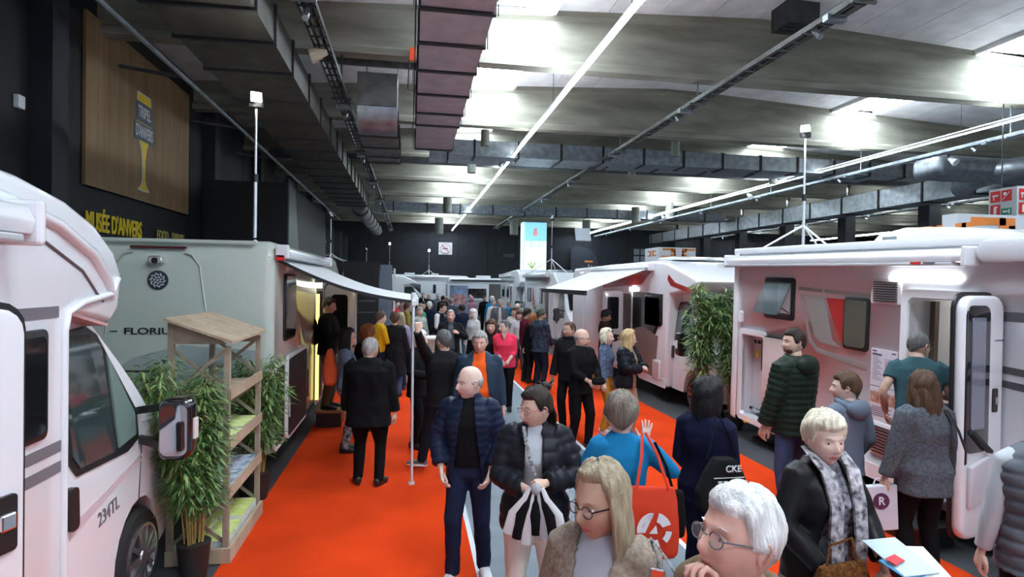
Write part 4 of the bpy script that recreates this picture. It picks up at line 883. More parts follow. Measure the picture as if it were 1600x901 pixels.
# ---- hands (fingers along -Z from the wrist at the origin, palm facing +X... thumb towards -Y), built once, voxel-fused
def remesh(bm_or_me, vox, smooth_it=2):
    me = bm_or_me.mesh('tmp', []) if isinstance(bm_or_me, MB) else bm_or_me
    o = link('tmp', me); md = o.modifiers.new('r', 'REMESH'); md.mode = 'VOXEL'; md.voxel_size = vox
    if smooth_it: s = o.modifiers.new('s', 'SMOOTH'); s.iterations = smooth_it; s.factor = .6
    dg = bpy.context.evaluated_depsgraph_get(); new = bpy.data.meshes.new_from_object(o.evaluated_get(dg))
    bpy.data.objects.remove(o); return new
def me_arrays(me):
    n = len(me.vertices); co = np.empty(n*3); me.vertices.foreach_get('co', co)
    return co.reshape(-1, 3), [tuple(p.vertices) for p in me.polygons]
_hands = {}
def hand(kind, lod):
    key = (kind, lod)
    if key in _hands: return _hands[key]
    m = MB()
    def ell(c, r): m.sphere(c, r, 12, 8)
    m.loft([[Vector((a*math.cos(2*PI*k/12), b*math.sin(2*PI*k/12)+yo, z)) for k in range(12)] for z, a, b, yo in ((.02, .022, .028, 0), (0, .019, .028, 0), (-.03, .019, .036, 0), (-.06, .018, .041, 0), (-.09, .015, .040, 0))])
    curl = dict(relax=(20, 30, 20), fist=(75, 90, 50), open=(4, 6, 4), grip=(55, 60, 35))[kind]
    for k, (y0, L) in enumerate(((-.030, .072), (-.010, .080), (.011, .075), (.031, .058))):
        p = Vector((0, y0, -.088)); a = 0; pts = [Vector((0, y0*.8, -.06)), p.copy()]; sp = (k-1.5)*(.16 if kind == 'open' else .03)
        for q, c in enumerate(curl):
            a += R(c*(1+.07*k)); l = L*(.46, .30, .24)[q]; p = p+Vector((math.sin(a), sp, -math.cos(a)))*l; pts.append(p.copy())
        m.tube(pts, [.0100, .0100, .0090, .0084, .0070], 10)
        ell(pts[-1], (.0068,)*3)
    th = dict(relax=[(.008, -.026, -.028), (.018, -.046, -.058), (.026, -.050, -.086), (.030, -.048, -.106)], fist=[(.008, -.026, -.028), (.026, -.042, -.060), (.040, -.026, -.084), (.046, -.004, -.092)],
              open=[(.004, -.026, -.026), (.012, -.056, -.048), (.014, -.076, -.072), (.012, -.088, -.090)], grip=[(.008, -.026, -.028), (.028, -.044, -.058), (.046, -.036, -.080), (.056, -.020, -.094)])[kind]
    m.tube(th, [.015, .013, .0105, .008], 10); ell(th[-1], (.0078,)*3)
    me = remesh(m, (.0042, .0075, .012)[lod], 2); r = me_arrays(me); bpy.data.meshes.remove(me); _hands[key] = r; return r
def ik(a, b, l1, l2, hint):
    a = Vector(a); b = Vector(b); d = b-a; L = min(max(d.length, .05), (l1+l2)*.998); u = d.normalized(); b = a+u*L
    c = (l1*l1-l2*l2+L*L)/(2*L); h = math.sqrt(max(l1*l1-c*c, 0)); hv = Vector(hint); hv = (hv-u*hv.dot(u))
    hv = hv.normalized() if hv.length > 1e-4 else Vector((0, 1, 0)); return a+u*c+hv*h, b
def ringsM(rings, M): return [[M @ v for v in r] for r in rings]
def ell_ring(z, hx, hy, yo=0, n=20, p=.85):
    out = []
    for k in range(n):
        a = 2*PI*k/n; c, s = math.cos(a), math.sin(a)
        out.append(Vector((hx*math.copysign(abs(c)**p, c), yo+hy*math.copysign(abs(s)**p, s), z)))
    return out
GM = {}
def cloth(name, c, rough=.85, **k): 
    k.setdefault('bump', .12); k.setdefault('bscale', 160); k.setdefault('spec', .12); return mat('cloth_'+name, c, rough, **k)
def shell_from(me, name, m, parent, wr=.004, seed=0, quilt=None, arms=None, openw=None, hi=None, lowcut=None, extra=None, mats2=None):
    co, F = me_arrays(me); n = len(co); no = np.empty(n*3); me.vertices.foreach_get('normal', no); no = no.reshape(-1, 3)
    rs = np.random.RandomState(seed+7)
    if wr:
        d = np.zeros(n)
        for k in range(7):
            f = rs.normal(size=3)*(9+4*k)*np.array([1, 1, .75]); f2 = rs.normal(size=3)*7
            d += np.sin(co@f+1.8*np.sin(co@f2+rs.rand()*6)+rs.rand()*6)/(1+.35*k)
        co = co+no*(wr*d*.45)[:, None]
    if quilt:
        pitch, amp = quilt; c = co[:, 2].copy()
        if arms:
            dm = np.full(n, .105); 
            for seg in arms:
                a = np.array(seg[0]); b = np.array(seg[1]); ab = b-a; t = np.clip(((co-a)@ab)/(ab@ab), 0, 1); q = a+t[:, None]*ab; dist = np.linalg.norm(co-q, axis=1)
                w_ = (dist < dm) & (t > .12); c = np.where(w_, t*np.linalg.norm(ab)+seg[2], c); dm = np.where(w_, dist, dm)
        co = co+no*(amp*(np.abs(np.sin(PI*c/pitch))**.55-.5))[:, None]
    if openw is not None:      # front opening: remove faces, snap border
        wf, MI = openw; P = (np.array([list(r) for r in MI])[:3, :3]@co.T).T+np.array([MI[0][3], MI[1][3], MI[2][3]])
        ww = wf(P[:, 2]); front = P[:, 1] < -.0
        near = front & (np.abs(np.abs(P[:, 0])-ww) < .0085) & (ww > 0)
        keep = []
        for f in F:
            fi = list(f); cx = P[fi, 0].mean(); w_ = ww[fi].mean()
            keep.append(not (front[fi].all() and abs(cx) < w_))
        F = [f for f, k in zip(F, keep) if k]
        used = sorted({i for f in F for i in f}); mp = {i: j for j, i in enumerate(used)}
        co = co[used]; F = [tuple(mp[i] for i in f) for f in F]
    new = bpy.data.meshes.new(name); new.from_pydata(co.tolist(), [], F); new.materials.append(m); new.polygons.foreach_set('use_smooth', [True]*len(F)); new.update()
    o = link(name, new, parent)
    if openw is not None:
        sm = o.modifiers.new('cs', 'SMOOTH'); sm.iterations = 3; sm.factor = .5
        so = o.modifiers.new('th', 'SOLIDIFY'); so.thickness = .012; so.offset = -1
    bpy.data.meshes.remove(me); return o
def hair_cap(M, m, par, lod, kind='short', thick=.016, fem=False, seed=0, fringe=.052, part='hair'):
    nu, nv = ((72, 40), (40, 24), (22, 14))[lod]; rs = np.random.RandomState(seed)
    ph = np.linspace(-PI, PI, nu, endpoint=False); th = np.linspace(.02, 2.45, nv)
    TH, PH = np.meshgrid(th, ph, indexing='ij'); x, y, z = head_base(TH, PH, fem, feat=False)
    a = np.abs(PH)/PI                       # 0 face .. 1 back
    lo = np.where(a < .30, fringe, np.where(a < .42, fringe-(a-.30)/.12*(fringe+.012), np.where(a < .55, -.012, -.012-(a-.55)/.45*.070)))
    if kind == 'bald': lo = lo*1.0; hi = .035+.0*a; mask = np.clip((z-lo)/.012, 0, 1)*np.clip((.02+.03*a-z)/.02, 0, 1)*np.clip((a-.36)/.05, 0, 1)
    elif kind == 'beard': mask = np.clip((-.052-.028*(a < .085)-z)/.010, 0, 1)*np.clip((.40-a)/.05, 0, 1)
    else: mask = np.clip((z-lo)/.014, 0, 1)
    st = .0017*np.sin(PH*30+3*np.sin(TH*4+seed))+.0022*np.sin(PH*9+TH*5+seed)+.003*np.sin(TH*7+PH*3+seed)
    t = thick*(.75+.35*np.sin(np.clip(z/.118, 0, 1)*PI/2)); off = mask*(t+st*(thick/.016)**.7)-(1-mask)*.012
    if kind == 'beard': off = mask*(.0045+.12*st)-(1-mask)*.02
    r = np.sqrt(x*x+y*y+z*z)+1e-6; x, y, z = x*(1+off/r), y*(1+off/r), z*(1+off/r)
    P = np.stack([x, y, z], -1).reshape(-1, 3).tolist(); F = grid_faces(nu, nv); F.append(tuple(range(nu)))
    me = bpy.data.meshes.new(part); me.from_pydata(P, [], F); me.transform(M); me.materials.append(m); me.polygons.foreach_set('use_smooth', [True]*len(F)); me.update()
    return link(part, me, par)
def hair_curtain(M, m, par, L=.2, A=2.25, lod=0, seed=0, wave=.0028, flare=.012, up=.05, name='long_hair'):
    nu, nv = ((64, 26), (36, 14), (20, 8))[lod]
    t = np.linspace(-A, A, nu); zz = np.linspace(up, -L, nv); pts = []
    for side in (1, -1):
        for z in (zz if side == 1 else zz[::-1]):
            q = min(max((up-z)/(L+up), 0), 1); k = 1+.10*math.sin(q*PI)*1.2
            row = []
            for a in t:
                e = abs(a)/A; rx = .091*k+flare*q; ry = .108*(1-.12*q)*k
                w_ = wave*math.sin(9*a+seed+2.5*math.sin(z*14+seed))+wave*.5*math.sin(37*a+3*math.sin(z*9)); rr_ = (1+w_/.09) if side == 1 else .80
                cut_ = z+(.02*math.sin(7*a+seed) if q > .9 else 0)
                row.append((rx*rr_*math.sin(a), ry*rr_*math.cos(a)*(1 if math.cos(a) > 0 else .75)-.004, cut_))
            pts += row
    F = grid_faces(nu, 2*nv, False)
    for i in range(nu-1): F.append((i, (2*nv-1)*nu+i, (2*nv-1)*nu+i+1, i+1))
    for e in (0, nu-1): F += [(j*nu+e, (j+1)*nu+e, (2*nv-2-j)*nu+e, (2*nv-1-j)*nu+e) for j in range(nv-1)]
    me = bpy.data.meshes.new(name); me.from_pydata(pts, [], F); me.transform(M); me.materials.append(m); me.polygons.foreach_set('use_smooth', [True]*len(F)); me.update(); me.set_sharp_from_angle(angle=R(70))
    return link(name, me, par)
def glasses(M, par, m=None, round_=False, sc=1):
    m = m or blackp; q = MB()
    for s in (-1, 1):
        c = Vector((s*.032, -.098, .0)); n = 14
        for k in range(n):
            f = lambda k: c+Vector((.024*math.copysign(abs(math.cos(2*PI*k/n))**(1 if round_ else .6), math.cos(2*PI*k/n)), .004*abs(math.cos(2*PI*k/n)), .018*math.copysign(abs(math.sin(2*PI*k/n))**(1 if round_ else .6), math.sin(2*PI*k/n))))
            q.bar(f(k), f(k+1), .0028, .0028)
        q.bar(c+Vector((s*.024, .004, .006)), (s*.082, .0, .006), .003, .004)
        q.bar((s*.082, .0, .006), (s*.084, .03, -.004), .003, .004)
    q.bar((-.008, -.100, .004), (.008, -.100, .004), .003, .003)
    for v in q.bm.verts: v.co = M @ v.co
    o = q.build('glasses', m, par)
    for s in (-1, 1):
        l = MB(); l.tube([(s*.032, -.0975, 0), (s*.032, -.0965, 0)], .019, 14)
        for v in l.bm.verts: v.co = M @ v.co
        l.build('lens', mat('spectacle_lens', (.7, .75, .8), .05, alpha=.10), o)
    return o
PN = [0]
def person(label, at, h=1.75, face=0, head=(0, 0), fem=False, skn='a', hair=('short', 'dark'), top=('sweater', None), jacket=None, legs=None, lowcolor=None,
           hands=None, elbows=None, hk=('relax', 'relax'), feet=None, lod=1, build=1.0, lean=0, belly=0, specs=None, beard=None, shoes=None, sleeve=1.0, hem=.90, group=None, skirt=None, hs=1.08, handdir=None, collar=None, hood=None, long=1.0, tiltside=0, loc=None, coat_hem=None, shoulders=None, shorts=None):
    """at=(px, py of the head top) with height h gives the standing place; face: 0 towards the camera, +90 to picture right"""
    PN[0] += 1; sd = PN[0]; s = h/1.75
    p = Vector(loc) if loc else PZ(at[0], at[1], h)
    t = thing('person', label, 'person', (p.x, p.y, .008), R(face), group)
    if lean or tiltside: pass
    vox = (.0125, .018, .026)[lod]*s
    T = Matrix.Translation((0, 0, .94*s)) @ Matrix.Rotation(R(lean), 4, 'X') @ Matrix.Rotation(R(tiltside), 4, 'Y') @ Matrix.Translation((0, 0, -.94*s))
    sx = (.152 if fem else .178)*build**.6*s; b = build
    if shoulders: sx = shoulders
    def torso(th=0., z0=.90, z1=1.50, low=None):
        if fem: tab = [(.86, .168, .118, .0), (.95, .172, .120, .0), (1.06, .140, .100, -.006), (1.16, .140, .104, -.012), (1.27, .155, .128, -.020), (1.36, .160, .105, -.004), (1.43, .135, .078, .008), (1.485, .075, .062, .012), (1.50, .06, .058, .012)]
        else: tab = [(.86, .158, .112, .0), (.95, .160, .115, -.004), (1.06, .155, .112, -.010), (1.16, .160, .116, -.012), (1.28, .178, .124, -.008), (1.37, .180, .112, .002), (1.44, .150, .084, .010), (1.49, .082, .068, .014), (1.505, .065, .06, .014)]
        rg = []
        zs = [z for z, *_ in tab]
        for z in sorted(set([z0]+[q for q in zs if q > z0+.02]+[])):
            hx = np.interp(z, zs, [q[1] for q in tab]); hy = np.interp(z, zs, [q[2] for q in tab]); yo = np.interp(z, zs, [q[3] for q in tab])
            if z < .86: hx = .165*(1+.0)+.03*(.86-z); hy = .125+.03*(.86-z)
            bb = belly*math.exp(-((z-1.06)/.13)**2)
            f = b if z < 1.42 else b**.5
            if z > z1: continue
            rg.append(ell_ring(z*s, (hx*f+th)*s, (hy*f+th+bb*.5)*s, (yo-bb*.5)*s))
        return ringsM(rg, T)
    shj = [T @ Vector((q*sx*.93, .008*s, 1.405*s)) for q in (-1, 1)]
    hands = list(hands or [(-.29, -.04, .82), (.29, -.04, .82)]); Wi = (Matrix.Translation((p.x, p.y, .008)) @ Matrix.Rotation(R(face), 4, 'Z')).inverted()
    for i in (0, 1):
        if hands[i][0] == 'w': hands[i] = tuple((Wi @ Vector(hands[i][1:]))/s)
    arms = []
    for i, q in enumerate((-1, 1)):
        tgt = Vector(hands[i])*s; e = (elbows[i] if elbows and elbows[i] else (q*.45, .8, -.2))
        el, wr_ = ik(shj[i], tgt, .285*s, .255*s, e); arms.append((shj[i], el, wr_))
    feet = feet or [(-.10, .0, -8), (.10, .0, 8)]
    legj = []
    for i, q in enumerate((-1, 1)):
        hp = Vector((q*.088*b**.5, 0, .90))*s; an = Vector((feet[i][0], feet[i][1], .085/s+(feet[i][3] if len(feet[i]) > 3 else 0)))*s
        kn, an = ik(hp, an, .42*s, .41*s, (q*.1, -1, 0)); legj.append((hp, kn, an))
    # ---- body (head, neck, arms, hands, legs: one mesh)
    neckb = T @ Vector((0, .012*s, 1.44*s)); hc_ = T @ Vector((0, -.012*s, 0)); 
    zc = h-.124*hs; hcen = T @ Vector((0, -.018*s, zc))
    HM = Matrix.Translation(hcen) @ Matrix.Rotation(R(lean*.3), 4, 'X') @ Matrix.Rotation(R(head[0]), 4, 'Z') @ Matrix.Rotation(R(head[1]), 4, 'X') @ Matrix.Diagonal((hs, hs, hs*long, 1))
    V, Fh, MI = head_parts(fem, lod); A = np.array([list(r) for r in HM]); V = V@A[:3, :3].T+A[:3, 3]
    vs = V.tolist(); fs = list(Fh); mi = list(MI)
    def addm(m):
        n0 = len(vs); m.bm.verts.index_update(); vs.extend([list(v_.co) for v_ in m.bm.verts]); fs.extend([tuple(n0+v_.index for v_ in f.verts) for f in m.bm.faces]); mi.extend([0]*len(m.bm.faces)); m.bm.free()
    nk = .050 if fem else .058
    m = MB(); m.tube([neckb-Vector((0, 0, .03)), neckb+Vector((0, 0, .04*s)), HM @ Vector((0, .018, -.075)), HM @ Vector((0, .018, -.02))], [nk*1.45, nk*1.1, nk, nk*.95], 18); addm(m)
    m = MB(); m.loft(torso(-.012, .90)); addm(m)
    for i in (0, 1):
        a_, e_, w_ = arms[i]; m = MB(); m.tube([a_, a_.lerp(e_, .5), e_, e_.lerp(w_, .35), w_], [.046*s, .045*s, .038*s, .038*s, .026*s], 12); addm(m)
        fa = (w_-e_).normalized()
        hd_ = Vector(handdir[i]).normalized() if handdir and handdir[i] else fa
        k = hk[i]; hv, hf = hand(k, lod); q = (-1, 1)[i]
        z_ = -hd_; inward = Vector((-q, 0, 0)) if abs(hd_.x) < .8 else Vector((0, 0, -1)) if hd_.z < .5 else Vector((0, 1, 0))
        if hd_.y < -.6 and abs(hd_.x) < .8: inward = Vector((-q, 0, -.6))
        if hd_.z > .6: inward = Vector((-q*.3, -1, 0))
        x_ = (inward-z_*inward.dot(z_)).normalized(); y_ = z_.cross(x_)
        if (y_.y > 0 and hd_.z < .6) or (hd_.z >= .6 and y_.x*q < 0): sgn = -1
        else: sgn = 1
        Mh = np.array([[x_.x, y_.x*sgn, z_.x], [x_.y, y_.y*sgn, z_.y], [x_.z, y_.z*sgn, z_.z]])*(.92 if fem else 1.02)*s
        n0 = len(vs); wp_ = np.array(w_); vs.extend((hv@Mh.T+wp_+np.array(hd_)*.012).tolist())
        fs.extend([tuple(n0+j for j in (f if sgn > 0 else f[::-1])) for f in hf]); mi.extend([0]*len(hf))
    for i in (0, 1):
        hp, kn, an = legj[i]; m = MB(); m.tube([hp, kn, kn.lerp(an, .35), an], [.075*s, .050*s, .052*s, .034*s], 10); addm(m)
    me = bpy.data.meshes.new('body'); me.from_pydata(vs, [], fs)
    hc = hairmat(hair[1], HAIR[hair[1]])
    for k in (skin(skn), lipm, eyew, irism, hc): me.materials.append(k)
    me.polygons.foreach_set('material_index', mi); me.polygons.foreach_set('use_smooth', [True]*len(fs)); me.update()
    link('body', me, t)
    # ---- hair
    hk_ = hair[0]
    if hk_ in ('short', 'crop', 'bob', 'long', 'bun', 'curly', 'puff', 'bald', 'pony'):
        th_ = dict(short=.014, crop=.006, bob=.024, long=.020, bun=.016, curly=.045, puff=.026, bald=.006, pony=.014)[hk_]
        hair_cap(HM, hc, t, lod, 'bald' if hk_ == 'bald' else 'short', th_, fem, sd, fringe={'bob': .045, 'puff': .050, 'crop': .066, 'long': .078, 'bun': .060}.get(hk_, .054))
    if hk_ == 'long': hair_curtain(HM, hc, t, hair[2] if len(hair) > 2 else .22, 1.98, lod, sd)
    if hk_ == 'bob': hair_curtain(HM, hc, t, hair[2] if len(hair) > 2 else .085, 1.98, lod, sd, flare=-.006)
    if hk_ == 'bun':
        m = MB(); m.sphere(HM @ Vector((.0, .085, .115)), (.038, .036, .034), 14, 10)
        for k in range(9):
            a = k*.7; m.tube([HM @ Vector((.01*math.cos(a), .085, .12)), HM @ Vector((.05*math.cos(a), .085+.05*math.sin(a), .125+.03*math.sin(a*2)))], [.008, .002], 5)
        m.build('hair_bun', hc, t, smooth=60)
        m = MB()
        for k in range(7): m.tube([HM @ Vector((-.03+.01*k, .09, .02)), HM @ Vector((-.04+.013*k, .115, -.06)), HM @ Vector((-.04+.015*k, .10, -.14-.01*(k % 3)))], [.012, .010, .004], 6)
        m.build('loose_hair', hc, t, smooth=60)
    if hk_ in ('cap', 'beanie', 'hat'):
        capm = mat('headwear_'+hair[2], {'green': (.05, .06, .04), 'black': (.01, .01, .012), 'pale': (.6, .58, .52), 'pink': (.55, .25, .28), 'red': (.5, .03, .03), 'white': (.66, .68, .66), 'grey': (.2, .2, .2)}[hair[2]], .85, bump=.3, bscale=90)
        hair_cap(HM, hc, t, lod, 'short', .006, fem, sd)
        c_ = hair_cap(HM, capm, t, lod, 'short', .020 if hk_ != 'beanie' else .024, fem, sd+3, fringe=.045, part='cap')
        if hk_ == 'cap':
            m = MB(); m.loft([[HM @ Vector((x, y-.004*k, z+.006*k)) for k in (0, 1)]+[HM @ Vector((x*.9, y*.35-.06, z+.02)), ] for x, y, z in ((-.06, -.10, .048), (-.04, -.145, .042), (0, -.16, .045), (.04, -.145, .042), (.06, -.10, .048))], True); m.build('cap_peak', capm, c_, smooth=40)
    if hk_ == 'hood':
        hm_ = mat('headwear_'+hair[2], {'white': (.66, .68, .66), 'pink': (.50, .22, .26), 'grey': (.2, .2, .2)}[hair[2]], .9, bump=.4, bscale=60)
        hair_cap(HM, hm_, t, lod, 'short', .03, fem, sd, fringe=.05, part='hood'); hair_curtain(HM, hm_, t, .13, 2.35, lod, sd, wave=.002, name='hood_drape')
    if beard: hair_cap(HM, hairmat(beard, HAIR[beard]), t, lod, 'beard', .008, fem, sd, part='beard')
    if specs: glasses(HM, t, None if specs == 'dark' else mat('glasses_'+specs, {'pink': (.5, .2, .22), 'grey': (.15, .15, .17)}[specs], .3), lod == 0)
    # ---- trousers / skirt
    legs = legs or cloth('black_trousers', (.012, .012, .014))
    if not skirt or skirt < .5:
        m = MB(); rg = [ell_ring(z*s, hx*b*s, hy*b*s, 0) for z, hx, hy in ((.80, .115, .085), (.86, .165, .118), (.95, .168, .120), (1.02, .155, .112), (1.06, .150, .108))]; m.loft(rg)
        for hp, kn, an in legj:
            if shorts: an = kn.lerp(an, shorts)
            lw = .015 if lod else .012; m.tube([hp+Vector((0, 0, .02*s)), hp.lerp(kn, .4), kn, kn.lerp(an, .35), kn.lerp(an, .8), an-Vector((0, 0, .03*s))], [(.093*b+lw/2)*s, (.082*b+lw/2)*s, (.060+lw)*s, (.058+lw)*s, (.050+lw)*s, (.048+lw)*s], 14)
        shell_from(remesh(m, vox*1.1, 2), 'trousers', legs, t, .0045*s, sd)
    if skirt:
        m = MB(); m.loft([ell_ring(z*s, hx*b*s, hy*b*s, 0, 28) for z, hx, hy in ((skirt, .23, .20), (skirt+.25, .21, .18), (.86, .18, .13), (1.02, .155, .112))]); shell_from(remesh(m, vox*1.1, 2), 'skirt', legs, t, .008, sd)
    # ---- shoes
    shoes = shoes or mat('shoe_black', (.012, .012, .013), .45)
    for i in (0, 1):
        an = legj[i][2]; fr = feet[i][2]
        Ms = Matrix.Translation((an.x, an.y, an.z-.085)) @ Matrix.Rotation(R(fr), 4, 'Z')
        rg = [[Ms @ Vector((w_*math.cos(2*PI*k/12), y_, zc_+zh*math.sin(2*PI*k/12))) for k in range(12)] for y_, w_, zc_, zh in ((.068, .018, .045, .03), (.058, .034, .05, .042), (.02, .038, .055, .047), (-.03, .040, .05, .040), (-.09, .045, .04, .030), (-.15, .044, .034, .024), (-.185, .030, .028, .018), (-.198, .012, .026, .010))]
        o = MB().loft(rg).build('shoe', shoes, t, smooth=60)
        if lod < 2:
            sp = [(.045*math.sin(2*PI*k/16)*(1 if math.cos(2*PI*k/16) > 0 else .82), -.065-.14*math.cos(2*PI*k/16)) for k in range(16)]
            q = MB().prism([(x_, y_) for x_, y_ in sp], .0, .028, 'z', Ms).build('sole', whitemat if 'white' in shoes.name or 'sport' in shoes.name else blackp, o)
            if lod == 0:
                q = MB()
                for k in range(4): q.bar(Ms @ Vector((-.022, -.03-.022*k, .088-.009*k)), Ms @ Vector((.022, -.035-.022*k, .088-.009*k)), .006, .004)
                q.build('laces', whitemat, o)
    # ---- tops
    def garment(name, m_, th, hemz, slv, quilt=None, wr=.004, openw=None, collar_h=0, armth=None, sleeve_end=1.0):
        m = MB(); m.loft(torso(th, hemz, 1.51))
        segs = []
        at_ = armth if armth is not None else th
        if slv > 0:
            for i in (0, 1):
                a_, e_, w_ = arms[i]; r0 = .056*b**.4; pts = [a_-Vector(((-1, 1)[i]*.03*s, 0, -.005)), a_+Vector(((-1, 1)[i]*.006, 0, -.004)), a_.lerp(e_, .5)]; rs_ = [(r0+.010+at_)*s, (r0+.002+at_)*s, (r0-.004+at_)*s]
                if slv > .5: 
                    e2 = e_.lerp(w_, min(1, (slv-.5)*2)); pts += [e_, e_.lerp(e2, .5), e2]; rs_ += [(.046+at_)*s, (.042+at_)*s, (.034+at_)*s]
                m.tube(pts, rs_, 14); segs += [(tuple(a_), tuple(e_), 0), (tuple(e_), tuple(w_), (a_-e_).length)]
        if collar_h: 
            m.tube([T @ Vector((0, .012*s, 1.44*s)), T @ Vector((0, .006*s, (1.50+collar_h)*s))], [.09*s, .078*s], 18)
        return shell_from(remesh(m, vox, 3 if lod else 2), name, m_, t, wr*s, sd, quilt, segs, openw)
    if top[0]:
        garment(top[0], top[1] or cloth('dark_top', (.02, .02, .022)), .010 if jacket else .014, hem if not jacket else .93, (0 if jacket and not (len(jacket) > 4 and jacket[4].get('sleeve') == 0) else sleeve), wr=.003 if jacket else .004)
        if len(top) > 2 and top[2] == 'vneck':
            v_ = MB(); v_.prism([(-.05*s, 1.49*s), (.05*s, 1.49*s), (0, 1.37*s)], -.145*s, -.05*s, 'y'); 
            for q in v_.bm.verts: q.co = T @ q.co
            v_.build('neckline', skin(skn), t)
    if jacket:
        name, jm, th, hz = jacket[:4]; kw = dict(jacket[4]) if len(jacket) > 4 else {}
        ow = None
        if 'open' in kw:
            w0, w1 = kw.pop('open'); MIv = T.inverted(); zb, zt = hz*s, 1.44*s
            ow = (lambda z, w0=w0, w1=w1, zb=zb, zt=zt: (w1+(w0-w1)*np.clip((z-zb)/(zt-zb), 0, 1))*s*(z < 1.60*s), [list(r) for r in MIv])
        garment(name, jm, th, hz, kw.pop('sleeve', 1.0), kw.pop('quilt', None), kw.pop('wr', .007), ow, kw.pop('collar', 0))
    if collar:   # stand or fold collar ring
        q = MB(); cm, rad, hgt = collar; n = 24
        rings = []
        for rr_, zz_ in ((rad, 1.45), (rad*.98, 1.45+hgt), (rad*.98+.014, 1.45+hgt-.004), (rad+.03, 1.445)):
            rings.append([T @ Vector((rr_*math.sin(a), .012+.92*rr_*math.cos(a)-(.02 if abs(a) > 2.2 else 0), zz_-.05*max(0, abs(a)-1.5)))*1 for a in [-2.75+5.5*k/n for k in range(n+1)]])
        rings = [[Vector((v.x*s, v.y*s, v.z*s if True else v.z)) for v in r_] for r_ in rings]
        q.loft([list(r_) for r_ in zip(*rings)]).build('collar', cm, t, smooth=60)
    if hood:
        q = MB(); q.sphere((0, .125*s, 1.43*s), (.13*s, .075*s, .095*s), 20, 12); q.tube([Vector((.105*math.sin(a)*s, (.02+.085*math.cos(a))*s, (1.475-.02*math.cos(a))*s)) for a in [2*PI*k/16 for k in range(17)]], .034*s, 8)
        for v in q.bm.verts: v.co = T @ v.co
        shell_from(remesh(q, vox, 2), 'hood', hood, t, .007, sd)
    return t, dict(T=T, s=s, arms=arms, HM=HM, legs=legj)
# ================================================================ PEOPLE
K = cloth
blk = K('black', (.006, .006, .007)); blk2 = K('black_soft', (.011, .011, .013)); navy = K('navy', (.010, .013, .028)); navyd = K('navy_down', (.010, .016, .040), .5, bump=.08)
jeans = K('dark_jeans', (.012, .018, .045), var=.2, vscale=6); jeansb = K('blue_jeans', (.05, .08, .16), var=.3, vscale=6); leather = K('black_leather', (.012, .012, .013), .38, bump=.08)
nylon = K('black_nylon', (.012, .013, .018), .45, bump=.05); white_shoe = mat('white_sport_shoe', (.68, .69, .72), .5); dark_sport = mat('sport_dark_shoe', (.03, .03, .035), .6)
A_, iA = person('bald man in black jumper, navy padded jacket and dark jeans with hands in pockets', (735, 572), 1.68, -14, head=(-52, 2), hair=('bald', 'grey'), lod=0, build=1.02, hs=1.10,
    top=('black_jumper', blk), jacket=('padded_jacket', navyd, .026, .80, dict(open=(.045, .13), quilt=(.055, .011), collar=.03, sleeve=.95, wr=.004)), legs=jeans, hands=[(-.21, -.13, .93), (.20, -.15, .93)], elbows=[(-.7, .6, -.1), (.8, .5, -.1)], hk=('relax', 'relax'), feet=[(-.11, -.10, -18), (.13, .06, 16)], shoes=white_shoe, skn='b')
B_, iB = person('dark haired woman with bun and pale glasses in black puffer jacket and cream trousers', (838, 606), 1.66, -16, head=(-50, 6), fem=True, hair=('bun', 'dark'), lod=0, build=1.22, hs=1.10, specs='pink',
    top=('pale_top', K('pale_grey', (.42, .43, .46))), jacket=('puffer_jacket', nylon, .032, .78, dict(open=(.05, .085), quilt=(.075, .012), collar=.02, wr=.006)), legs=K('cream_trousers', (.62, .56, .50)), hands=[(-.04, -.27, 1.13), (.10, -.27, 1.18)], elbows=[(-.9, .2, -.6), (.9, .2, -.6)], hk=('fist', 'fist'), feet=[(-.11, -.05, -10), (.11, .05, 10)], skn='a')
tweed = K('taupe_blazer', (.24, .19, .15), var=.3, vscale=60)
C_, iC = person('ash blonde woman with dark glasses in taupe blazer and grey top at the front', (942, 728), 1.67, -38, head=(-26, 6), fem=True, hair=('long', 'ashblond', .20), lod=0, build=1.05, hs=1.08, specs='dark', long=1.06,
    top=('grey_top', K('light_grey', (.36, .38, .42))), jacket=('blazer', tweed, .026, .72, dict(open=(.075, .05), wr=.006)), legs=blk, skn='t')
tan = K('tan_jacket', (.16, .11, .065)); paleblue = K('pale_blue_shirt', (.45, .55, .62))
D_, iD = person('white haired man with glasses holding his hand to his mouth in the foreground', (1164, 764), 1.80, -80, head=(0, -12), hair=('short', 'white'), lod=0, build=1.15, hs=1.12, specs='grey', skn='r',
    top=('pale_blue_shirt', paleblue), jacket=('tan_jacket', tan, .024, .70, dict(open=(.05, .04), wr=.006)), legs=jeans, hands=[(-.29, -.04, .82), (.05, -.15, 1.45)], elbows=[None, (.6, -.2, -1)], hk=('relax', 'grip'), handdir=[None, (-.35, .35, .85)])
blue = K('blue_cardigan', (.010, .17, .36))
E_, iE = person('woman in blue cardigan seen from behind with short brown hair and raised hand', (972, 618), 1.64, 172, head=(-8, 6), fem=True, hair=('puff', 'greybrown'), lod=0, build=1.10, hs=1.12,
    top=('blue_cardigan', blue), legs=K('dark_trousers', (.02, .022, .03)), hands=[(-.19, -.13, 1.38), (.20, -.22, 1.0)], elbows=[(-1, .1, -.9), (.8, .5, -.3)], hk=('open', 'relax'), handdir=[(-.15, .0, 1), None], hem=.80, sleeve=.98, skn='b')
